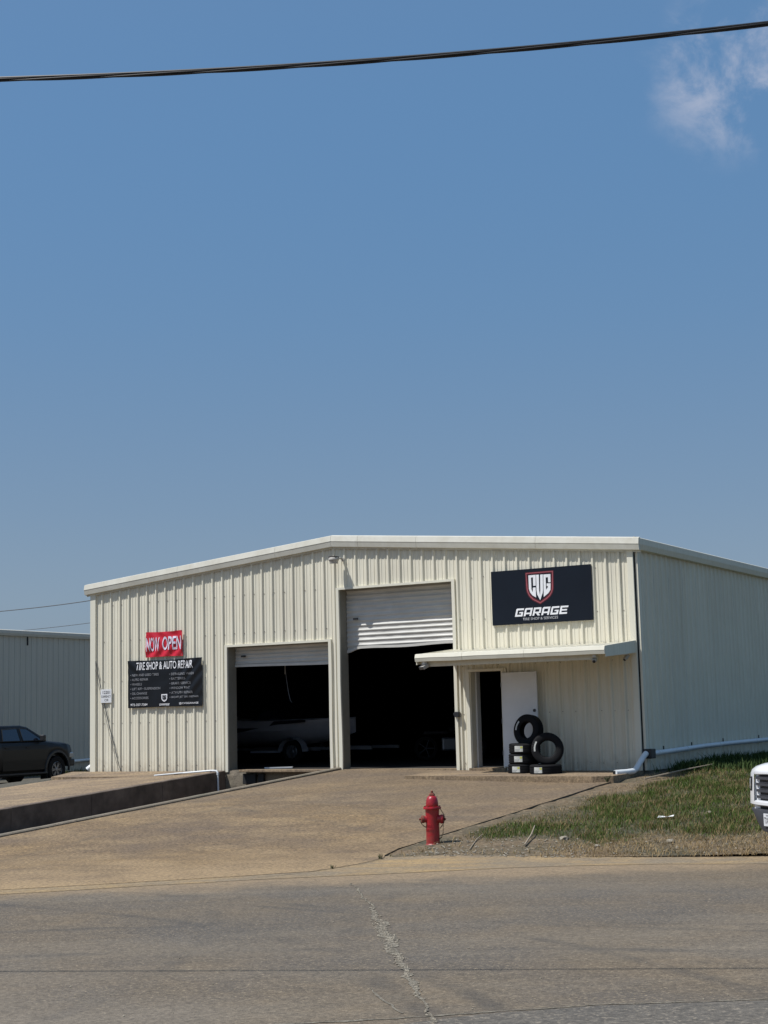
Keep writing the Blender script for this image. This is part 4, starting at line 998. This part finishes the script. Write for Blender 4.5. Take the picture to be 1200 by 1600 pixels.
def chain(pts, parent, n):
    P = [Vector(p) for p in pts]; q = MB()
    tot = len(P)-1
    for i in range(n):
        u = i/(n-1)*tot; k_ = min(int(u), tot-1); c = P[k_].lerp(P[k_+1], u-k_); d = (P[k_+1]-P[k_]).normalized()
        a = d.cross(Vector((0, 0, 1)) if abs(d.z) < .9 else Vector((1, 0, 0))).normalized()
        if i % 2: a = d.cross(a)
        q.tube([c+d*(.013*math.cos(s))+a*(.007*math.sin(s)) for s in [j*math.pi/4 for j in range(9)]], .0028, 5, cap=False)
    q.build('chain', M['chain'], parent)
chain([(.13, -.03, .545), (.175, -.05, .47), (.19, -.06, .40), (.165, -.07, .33), (.12, -.05, .27)], t, 20)
chain([(-.185, .0, .36), (-.155, -.03, .31), (-.105, -.03, .28)], t, 9)
chain([(.165, -.06, .33), (.16, -.06, .20), (.13, -.05, .12), (.10, -.05, .10)], t, 14)
q = MB()
for zc_, n_ in ((.30, 7), (.235, 9)):
    for i in range(n_):
        a = -1.9+.16*(i-n_/2)-.30; rr_ = .1055
        q.box((-.005, -.003, -.018), (.005, .003, .018), T(rr_*math.cos(a), rr_*math.sin(a), zc_) @ RZ(a+math.pi/2))
        if i % 2: q.box((-.013, -.0035, -.004), (.013, .0035, .004), T(rr_*math.cos(a+.05), rr_*math.sin(a+.05), zc_+random.choice((-.014, 0, .014))) @ RZ(a+math.pi/2))
q.build('cast_marks', M['red'], t)

# ------------------------------------------------------------------ pickups
def loft_body(st):
    # st: list of (x, halfw, zbottom, ztop, crown)
    prof_n = None; v = []; f = []
    for x, hw, zb, zt, cr_ in st:
        h = zt-zb
        half = [(hw*.955, zb), (hw*.985, zb+.06 if h > .2 else zb+.02), (hw, min(zt-.30, zb+.35) if h > .55 else zb+h*.4), (hw*.995, zt-.26 if h > .5 else zb+h*.55), (hw*.965, zt-.13 if h > .4 else zb+h*.75), (hw*.93, zt-.045), (hw*.86, zt-.008), (hw*.5, zt+cr_*.7)]
        ring_ = [(x, -a, b) for a, b in half]+[(x, 0, zt+cr_)]+[(x, a, b) for a, b in reversed(half)]
        prof_n = len(ring_); v += ring_
    n = prof_n
    for i in range(len(st)-1):
        for j in range(n-1): f.append((i*n+j, i*n+j+1, (i+1)*n+j+1, (i+1)*n+j))
        f.append((i*n, (i+1)*n, (i+1)*n+n-1, i*n+n-1))
    f.append(tuple(range(n))); f.append(tuple((len(st)-1)*n+j for j in range(n-1, -1, -1)))
    return MB().add(v, f)
def truck_wheel(parent, x, y, r=.42, w_=.28, m=None):
    s = 1 if y > 0 else -1; base = T(x, y, r) @ RX(-s*math.pi/2)
    h = w_/2
    wh = MB().lathe([(r*.60, -h), (r*.9, -h), (r*.985, -h*.8), (r, -h*.5), (r, h*.5), (r*.985, h*.8), (r*.9, h), (r*.62, h), (r*.58, h*.8), (r*.58, -h*.8), (r*.6, -h)], 32, base, cap=False).build('wheel', M['tyre'], parent, sm=35)
    q = MB(); q.lathe([(r*.585, h*.9), (r*.56, h*.95), (r*.54, h*.6), (r*.52, h*.2), (.0, h*.2)], 28, base, cap=False)
    q.lathe([(0.07, h*.2), (.07, h*.75), (.05, h*.85), (0, h*.86)], 14, base, cap=False)
    for i in range(6):
        for o_ in (-.13, .13):
            q.box((.05, -.016, h*.45), (r*.555, .016, h*.72), base @ RZ(i*math.pi/3+o_))
    q.build('rim', m or M['rim'], wh)
    return wh
def pickup(name, label, loc, head, paint, wr=.42, ar=.495, zb0=.42, hood=1.17, belt=1.24, roofz=1.93, L_=5.85, ax=(-.98, -4.62), glass='glassdark', nose=.0, mirrorm=None):
    t = thing(name, label, 'pickup truck', loc, (0, 0, head))
    st = []
    xs = sorted(set([0, -.06, -.16, -.32, -.5, -.8, -1.45, -1.62, -2.2, -3.0, -3.9, -3.96, -5.6, -L_+.06, -L_]+[round(a+d, 3) for a in ax for d in (-ar-.005, -ar+.003, -ar*.9, -ar*.73, -ar*.5, -ar*.25, 0, ar*.25, ar*.5, ar*.73, ar*.9, ar-.003, ar+.005)]), reverse=True)
    for x in xs:
        hw = .80+.20*min(1, (-x/.42))**.55 if x > -.42 else 1.0
        if x < -L_+.15: hw -= .02
        zb = zb0
        for a in ax:
            d = abs(x-a)
            if d < ar: zb = max(zb, wr+.01+math.sqrt(max(0, ar*ar-d*d)))
        if x > -.16: zt = hood-.13+(-x/.16)*.06
        elif x > -.5: zt = hood-.07+(-x-.16)/.34*.05
        elif x > -1.5: zt = hood-.02+(-x-.5)/1.0*(belt-hood+.02)
        elif x > -3.93: zt = belt
        else: zt = belt+.06
        if x > -.45: zb = .62
        st.append((x, hw, zb, zt, .045 if x > -1.6 else .01))
    me = loft_body(st).mesh('body', sm=32)
    bd = link('body', me, paint, t)
    MB().box((-L_+.3, -.80, .30), (-.35, .80, 1.0)).build('underbody', M['dark_gap'], t)
    # greenhouse with real window openings: pillars and roof, panes set in
    hb, ht = .90, .70
    def sp(x, z, s, o_=0):      # point on the side plane
        q_ = (z-belt)/(roofz-.05-belt); return (x, s*(hb+(ht-hb)*q_+o_), z)
    A = [(-1.38, belt-.02), (-2.22, roofz-.06), (-2.55, roofz-.01), (-3.55, roofz-.02), (-3.80, roofz-.10), (-3.95, belt-.02)]
    q = MB(); v = [sp(x, z, -1) for x, z in A]+[sp(x, z, 1) for x, z in A]; n = len(A)
    q.add(v, [tuple(range(n)), tuple(range(2*n-1, n-1, -1))]+[(i, i+n, (i+1) % n+n, (i+1) % n) for i in range(n)])
    q.build('cab', paint, t, bevel=.05, seg=3, sm=50)
    w1 = [(-1.62, belt+.02), (-2.28, roofz-.13), (-2.63, roofz-.11), (-2.63, belt+.02)]; w2 = [(-2.76, belt+.02), (-2.76, roofz-.11), (-3.50, roofz-.14), (-3.62, belt+.02)]
    for s in (-1, 1):
        for k_, wv in enumerate((w1, w2)):
            dr = [(wv[0][0]+.10 if k_ == 0 else -2.70, .50), (wv[0][0]+.10 if k_ == 0 else -2.70, belt-.03), (-2.69 if k_ == 0 else -3.72, belt-.03), (-2.69 if k_ == 0 else -3.72, .50)]
            # door as a thin proud skin with a dark shut-line gap around it
            dd = MB(); vv = []
            for x_, z_ in dr:
                vv.append((x_, s*(1.004 if z_ < belt-.2 else .965), z_))
            xa, xb = dr[0][0], dr[2][0]
            rows = [(.50, .996), (.80, 1.003), (belt-.27, 1.000), (belt-.14, .972), (belt-.06, .942)]
            vv = [(x_, s*o_, z_) for z_, o_ in rows for x_ in (xa, xb)]
            dd.add(vv, [(2*i, 2*i+1, 2*i+3, 2*i+2) for i in range(len(rows)-1)]); door = dd.build('door', paint, t)
            MB().add([(xb-.006, s*1.006, .50), (xb+.006, s*1.006, .50), (xb+.006, s*.948, belt-.04), (xb-.006, s*.948, belt-.04)], [(0, 1, 2, 3)]).build('shut_line', M['dark_gap'], door)
            MB().box((xb+.10, s*.99-.02, belt-.22), (xb+.30, s*.99+.02, belt-.18)).build('handle', paint, door, bevel=.01)
            gl = MB().add([sp(x, z, s, .006) for x, z in wv], [(0, 1, 2, 3)]).build('window', M[glass], door)
            q = MB()
            for (x0_, z0_), (x1_, z1_) in zip(wv, wv[1:]+wv[:1]): q.tube([sp(x0_, z0_, s, .008), sp(x1_, z1_, s, .008)], .012, 5)
            q.build('window_seal', M['dark_gap'], door)
        MB().box((-1.86, .95 if s > 0 else -1.12, belt-.01), (-1.72, 1.12 if s > 0 else -.95, belt+.20)).build('mirror', mirrorm or M['black'], t, bevel=.03, seg=3)
        for a in ax:
            q = MB(); v = []; f = []; nn = 18
            for i in range(nn+1):
                th = math.pi*i/nn*1.06-.09
                for rr_, yy in ((ar-.01, .985), (ar, 1.035), (ar+.07, 1.03), (ar+.09, .99)): v.append((a+rr_*math.cos(th), s*yy, wr+.01+rr_*math.sin(th)))
            for i in range(nn):
                for j in range(3): f.append((i*4+j, i*4+j+1, i*4+j+5, i*4+j+4))
            q.add(v, f).build('wheel_arch', M['black'] if paint is M['darkpaint'] else paint, t, sm=40)
            truck_wheel(t, a, s*.86, wr)
        MB().box((-4.0, s*1.0-.10, .36), (-1.6, s*1.0+.06, .41)).build('running_board', M['black'], t, bevel=.01)
        MB().box((-1.52, s*.86-.14, .16), (-1.50, s*.86+.14, .50)).build('mud_flap', M['dark_gap'], t)
    # windscreen, rear screen
    MB().add([(-1.50, -.84, belt+.05), (-1.50, .84, belt+.05), (-2.20, .68, roofz-.10), (-2.20, -.68, roofz-.10)], [(0, 1, 2, 3)]).build('windscreen', M['glassdark'], t, loc=(.012, 0, .02))
    MB().add([(-3.955, -.80, belt+.05), (-3.955, .80, belt+.05), (-3.83, .66, roofz-.16), (-3.83, -.66, roofz-.16)], [(0, 1, 2, 3)]).build('rear_window', M['glassdark'], t, loc=(-.012, 0, .02))
    MB().box((-2.0, -.3, hood+.02), (-1.0, .3, hood+.085)).build('hood_bulge', paint, t, bevel=.03, seg=3)
    MB().box((-L_-.10, -.95, .50), (-L_+.02, .95, .72)).build('rear_bumper', M['greyplastic'], t, bevel=.03)
    return t
dk = pickup('dark_pickup', 'dark pickup truck parked beside the building at the left edge', (-10.05, 9.25, -.735), math.radians(94), M['darkpaint'], wr=.46, ar=.57, zb0=.50, hood=1.38, belt=1.44, roofz=1.98)
MB().box((-.25, -.93, .55), (.05, .93, .80)).build('front_bumper', M['black'], dk, bevel=.05)
for s in (-1, 1):
    MB().box((-.34, s*.86-.10, .84), (-.05, s*.86+.10, 1.02)).build('headlight', M['lens'], dk, bevel=.04)
MB().box((-.02, -.62, .82), (.03, .62, 1.04)).build('grille', M['black'], dk, bevel=.01)
MB().box((-1.35, -1.006, .93), (-1.10, -1.0, .965)).build('badge', M['black'], dk)

HW = Vector((-.631, -.778)).normalized()
wt = pickup('white_pickup', 'white pickup truck with a large black grille at the right edge of the photo', (21.79, -11.50, ROADZ+.004), math.atan2(HW.y, HW.x), M['whitepaint'], hood=1.32, belt=1.33, roofz=2.0, mirrorm=M['whitepaint'])
def curve_x(y): return .07-.20*(abs(y)/1.0)**2.6*1.0
def front_strip(name, ys, z0f, z1f, m, parent, off, thick=.05, bev=0):
    v = []; f = []
    for y_ in ys:
        x_ = curve_x(y_)+off
        v += [(x_, y_, z0f(y_)), (x_, y_, z1f(y_)), (x_-thick, y_, z1f(y_)), (x_-thick, y_, z0f(y_))]
    n = len(ys)
    for i in range(n-1):
        for c in range(4): f.append((i*4+c, i*4+(c+1) % 4, i*4+4+(c+1) % 4, i*4+4+c))
    f += [(0, 1, 2, 3), ((n-1)*4+3, (n-1)*4+2, (n-1)*4+1, (n-1)*4)]
    return MB().add(v, f).build(name, m, parent, bevel=bev, sm=35)
lin = lambda a, b, n: [a+(b-a)*i/(n-1) for i in range(n)]
# lower bumper, white nose shell with lamps, grille bars, plate
def bum_lo(y): return .46+.24*sstep((abs(y)-.45)/.5)
front_strip('front_bumper', lin(-.97, .97, 21), bum_lo, lambda y: .745, M['greyplastic'], wt, .05, .30, .02)
front_strip('bumper_gap', lin(-.94, .94, 17), lambda y: .74, lambda y: .79, M['dark_gap'], wt, .0, .2)
def shell(name, ys, prof, m, parent):
    v = []; f = []; n = len(prof)
    for y_ in ys:
        e = abs(y_)
        for dx, z in prof: v.append((curve_x(y_)+dx-.10*max(0, e-.62)*(z-.7), y_, z-.05*e*e*max(0, z-1.0)*3))
    for i in range(len(ys)-1):
        for c in range(n-1): f.append((i*n+c, (i+1)*n+c, (i+1)*n+c+1, i*n+c+1))
    return MB().add(v, f).build(name, m, parent, sm=50)
UP = [(.01, 1.19), (.045, 1.195), (.05, 1.22), (.03, 1.27), (-.03, 1.315), (-.13, 1.345), (-.30, 1.362), (-.60, 1.37), (-1.1, 1.38)]
LO = [(-.05, .775), (.045, .785), (.065, .80), (.065, .835), (.04, .85), (-.02, .855)]
SD = [(-.05, .775), (.045, .785), (.065, .80), (.062, .95), (.055, 1.10)]+UP[2:]
gh = .73
shell('hood_nose', lin(-.90, .90, 25), UP, M['whitepaint'], wt); shell('grille_surround', lin(-gh-.02, gh+.02, 17), LO, M['whitepaint'], wt)
for s in (-1, 1):
    shell('front_corner', [s*d for d in lin(gh, .965, 9)], SD, M['whitepaint'], wt)
    shell('headlight', [s*d for d in lin(gh+.11, .955, 7)], [(.066, .98), (.074, 1.0), (.070, 1.13), (.058, 1.15)], M['lens'], wt)
    shell('lamp_bezel', [s*d for d in lin(gh+.09, .96, 7)], [(.064, .965), (.069, .98), (.064, 1.15), (.054, 1.165)], M['black'], wt)
front_strip('grille_backing', lin(-gh, gh, 13), lambda y: .84, lambda y: 1.21, M['black'], wt, -.005, .05)
for z_ in (.895, .975, 1.055, 1.135):
    front_strip('grille_bar', lin(-gh+.02, gh-.02, 13), lambda y: z_-.017, lambda y: z_+.017, M['greyplastic'], wt, .028, .03)
    front_strip('grille_bar', lin(-gh+.10, -.14, 7), lambda y: z_+.022, lambda y: z_+.030, M['greyplastic'], wt, .020, .02)
em = MB(); em.tube([(.0, .11*math.cos(a), .075*math.sin(a)) for a in [i*2*math.pi/24 for i in range(25)]], .014, 6, cap=False)
em.build('emblem', M['chrome'], wt, loc=(.105, 0, 1.03))
pl = MB().box((0, -.155, -.078), (.006, .155, .078)).build('license_plate', M['platewhite'], wt, bevel=.001, loc=(.128, -.27, .62), rot=(0, 0, -.08))
def plate_text(s, box, m):
    me = text_mesh(s, *box, bold=.01)
    for v in me.vertices: v.co = Vector((.0075, v.co.x, v.co.z))
    return link('lettering', me, m, pl)
# the plate faces the truck's +x, letters read left to right along +y seen from the front
plate_text('TXR', (-.14, .005, -.045, .03), M['inkblack'])
plate_text('TEXAS', (-.10, .10, .042, .064), M['inkblack'])

# ------------------------------------------------------------------ neighbour building
NX = -15.3; NB = thing('neighbour_building', 'low grey ribbed metal building in shade beyond the dark pickup', 'building', (NX, 0, 0))
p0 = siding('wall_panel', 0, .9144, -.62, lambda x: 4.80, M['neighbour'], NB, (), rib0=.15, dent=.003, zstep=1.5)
p0.location = (0, -3.6, 0); p0.rotation_euler = (0, 0, math.pi/2)
for i in range(1, 46):
    o = p0.copy(); C.objects.link(o); o.location = (0, -3.6+.9144*i, 0)
for i in range(13):
    y0, y1 = -3.75+3.2*i+.003, -3.75+3.2*(i+1)-.003; n = len(EP)
    v = [(dx, yy, 4.91+dz*.85) for yy in (y0, y1) for dx, dz in EP]
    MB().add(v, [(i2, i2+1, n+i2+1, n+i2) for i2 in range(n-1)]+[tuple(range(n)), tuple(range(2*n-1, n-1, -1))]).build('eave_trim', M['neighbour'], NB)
q = MB(); q.add([(.02, -3.6, 4.86), (.02, 37.5, 4.86), (-7.5, 37.5, 5.5), (-7.5, -3.6, 5.5), (-15, 37.5, 4.86), (-15, -3.6, 4.86)], [(0, 1, 2, 3), (3, 2, 4, 5)]); q.build('roof', M['roof'], NB)
MB().add([(0, -3.6, -.9), (-15, -3.6, -.9), (-15, -3.6, 4.86), (-7.5, -3.6, 5.48), (0, -3.6, 4.86)], [(0, 1, 2, 3, 4)]).build('front_wall', M['siding'], NB)
MB().box((-14.9, -3.55, -1.0), (-.02, 37.4, -.60)).build('foundation', M['concrete'], NB)
MB().box((.04, 13.30, 4.35), (.075, 13.36, 4.72)).build('gutter_strap', M['dark_gap'], NB)
t = thing('neighbour_drain_pipe', 'grey white drain pipe along the foot of the neighbouring building', 'pipe', (NX+.12, 0, 0))
MB().tube([(0, -2, -.30), (0, 8, -.27), (0, 15.9, -.225), (0, 17, -.19), (0, 26, -.1)], .06, 10).build('long_pipe', M['pvc'], t, sm=50)
# low weeds by the neighbour
stuff(tag(blades('weeds', 2500, (-15.2, -9, 12, 18), lambda x, y, r: .08+.25*r, lambda x, y, r, r2: (.06+.05*r, .07+.04*r, .03, 1), lambda x, y: sstep((nzx(x, y, .9)+.2)/.4)*.8, wd=(.008, .014), m=M['weeds'], zf=lot_z),
          'scrubby weeds in the alley between the two buildings', 'weeds'))

# ------------------------------------------------------------------ overhead cables
def cat_line(a, b, c, t0, t1, n=60):      # parabola through a, c(mid), b at t=-1,0,1
    a, b, c = Vector(a), Vector(b), Vector(c); out = []
    for i in range(n+1):
        t_ = t0+(t1-t0)*i/n; out.append(c+(b-a)*t_/2+((a+b)/2-c)*t_*t_)
    return out
P = cat_line((19.07, -22.398, 6.2), (24.44, -19.95, 6.2), (21.755, -21.17, 6.135), -6, 6, 240)
t = thing('street_cable', 'thick black twisted cable strung across the sky above the street', 'cable', (0, 0, 0))
d = (P[-1]-P[0]).normalized(); n1 = d.cross(Vector((0, 0, 1))).normalized(); n2 = n1.cross(d)
MB().tube([p+n2*.011 for p in P], .012, 8).build('messenger_wire', M['cable'], t)
fine = cat_line(P[0], P[-1], P[len(P)//2], -1, 1, 1200)
fine = [P[min(i//5, 239)].lerp(P[min(i//5, 239)+1], (i % 5)/5) for i in range(1200)]
for ph in (0, 2.1, 4.2):
    MB().tube([p+n1*.0085*math.cos(i*.085+ph)+n2*(-.006+.0085*math.sin(i*.085+ph)) for i, p in enumerate(fine)], .0085, 5).build('cable_strand', M['cable'], t)
for (a, m_, b, r, lb) in (((-24.5, 20, 6.46), (-20.2, 20, 6.54), (-16.8, 20, 6.72), .022, 'upper thin wire meeting the left corner of the garage'),
                          ((-24.5, 20, 5.49), (-20.2, 20, 5.57), (-16.8, 20, 5.72), .015, 'lower thin wire crossing the neighbouring roof line')):
    pts = cat_line(a, b, m_, -5, 1.0, 60)
    tag(MB().tube(pts, r, 6).build('service_wire', M['wire']), lb, 'cable', 'thin wires left of the garage')

# ------------------------------------------------------------------ inside the bays
t = thing('boat', 'dim white boat with a dark stripe inside the low left bay', 'boat', (2.75, 5.2, .02))
v = []; f = []; ns = 16
for i in range(ns+1):
    u = i/ns; x_ = -3.0+5.2*u; wd_ = 1.0*(1-max(0, (u-.55)/.45)**2.2)+.02; ks = .46+.34*max(0, (u-.6)/.4)**2; sh = 1.12+.16*sstep(1-u*1.8)+.05*u
    v += [(x_, -wd_*.12, ks), (x_, -wd_*.75, ks+.18), (x_, -wd_*.98, ks+.42), (x_, -wd_, sh), (x_, -wd_*.9, sh+.04), (x_, wd_*.9, sh+.04), (x_, wd_, sh), (x_, wd_*.98, ks+.42), (x_, wd_*.75, ks+.18), (x_, wd_*.12, ks)]
for i in range(ns):
    for j in range(10): f.append((i*10+j, i*10+(j+1) % 10, i*10+10+(j+1) % 10, i*10+10+j))
f += [tuple(range(10)), tuple(ns*10+j for j in range(9, -1, -1))]
MB().add(v, f).build('hull', M['boatwhite'], t, sm=35)
MB().prism([(-3, .86), (-1.5, .92), (0.0, 1.14), (1.2, 1.17), (1.2, 1.10), (.2, 1.05), (-1.4, .80), (-3, .74)], -1.006, -1.0).build('stripe', M['boatdark'], t)
MB().prism([(-1.0, 1.16), (-.4, 1.45), (-.1, 1.45), (.3, 1.16)], -.6, .6).build('windshield', M['glassdark'], t)
t2 = thing('boat_trailer', 'boat trailer with white wheel fenders under the boat', 'trailer', (3.3, 5.2, .02))
for s in (-1, 1):
    wv = truck_wheel(t2, .25, s*1.02, .31, .2)
    q = MB(); v = []; f = []
    for i in range(13):
        th = math.pi*i/12
        for yy in (.88, 1.18): v.append((.25+.40*math.cos(th), s*yy, .31+.38*math.sin(th)))
    for i in range(12): f.append((2*i, 2*i+1, 2*i+3, 2*i+2))
    q.add(v, f).build('fender', M['boatwhite'], t2)
    MB().box((-2.8, s*.72-.03, .34), (2.6, s*.72+.03, .42)).build('rail', M['rim'], t2)
    MB().box((-1.2, s*1.0-.02, .28), (-.2, s*1.0+.02, .34)).build('step', M['boatwhite'], t2)
t = thing('hanging_hose', 'pale hose hanging from the ceiling in the low left bay', 'hose', (5.2, 1.5, 0))
MB().tube([(-.03, 0, 4.9), (-.03, 0, 2.6), (0, 0, 2.28), (.06, 0, 1.9), (.12, 0, 1.68), (.17, 0, 1.63)], .008, 8).build('tube', M['rim'], t)
MB().tube([(-.03, 0, 4.9), (-.03, 0, 2.35)], .014, 8).build('sleeve', M['lampgrey'], t)
o = MB().box((-.35, -.09, 0), (.35, .09, .03)).build('plank', M['door_white'], loc=(5.35, .9, .003), rot=(0, 0, .5)); tag(o, 'pale board lying on the floor at the mouth of the low bay', 'board')
t = thing('motorcycle', 'barely visible parked motorcycle deep in the dark tall bay', 'motorcycle', (7.2, 6.5, 0), (0, 0, .6))
for x_ in (-.68, .68):
    wq = MB().lathe([(.24, -.05), (.31, -.05), (.33, 0), (.31, .05), (.24, .05), (.24, -.05)], 24, T(x_, 0, .33) @ RX(math.pi/2), cap=False).build('wheel', M['tyre'], t)
    q = MB(); q.lathe([(.235, -.03), (.25, -.03), (.25, .03), (.235, .03), (.235, -.03)], 24, T(x_, 0, .33) @ RX(math.pi/2), cap=False)
    for i in range(5): q.box((0, -.012, -.012), (.24, .012, .012), T(x_, 0, .33) @ RY(i*1.2566))
    q.build('rim', M['greyplastic'], wq)
MB().tube([(.68, 0, .33), (.5, 0, .8), (.42, 0, 1.0)], .03, 8).build('fork', M['rim'], t)
MB().tube([(.40, -.35, 1.05), (.42, -.1, 1.0), (.42, .1, 1.0), (.40, .35, 1.05)], .015, 8).build('handlebar', M['rim'], t)
MB().lathe([(0, -.2), (.13, -.14), (.15, .05), (.08, .25), (0, .27)], 14, T(.12, 0, .82) @ RY(math.pi/2)).build('fuel_tank', M['darkpaint'], t, sm=50)
MB().box((-.75, -.12, .70), (-.05, .12, .80)).build('seat', M['black'], t, bevel=.04)
MB().box((-.25, -.17, .25), (.25, .17, .62)).build('engine', M['rim'], t, bevel=.05)
MB().lathe([(0, 0), (.08, .01), (.09, .08), (0, .14)], 14, T(.56, 0, .86) @ RY(math.pi/2)).build('headlamp', M['chrome'], t, sm=50)
print('objects', len(bpy.data.objects))
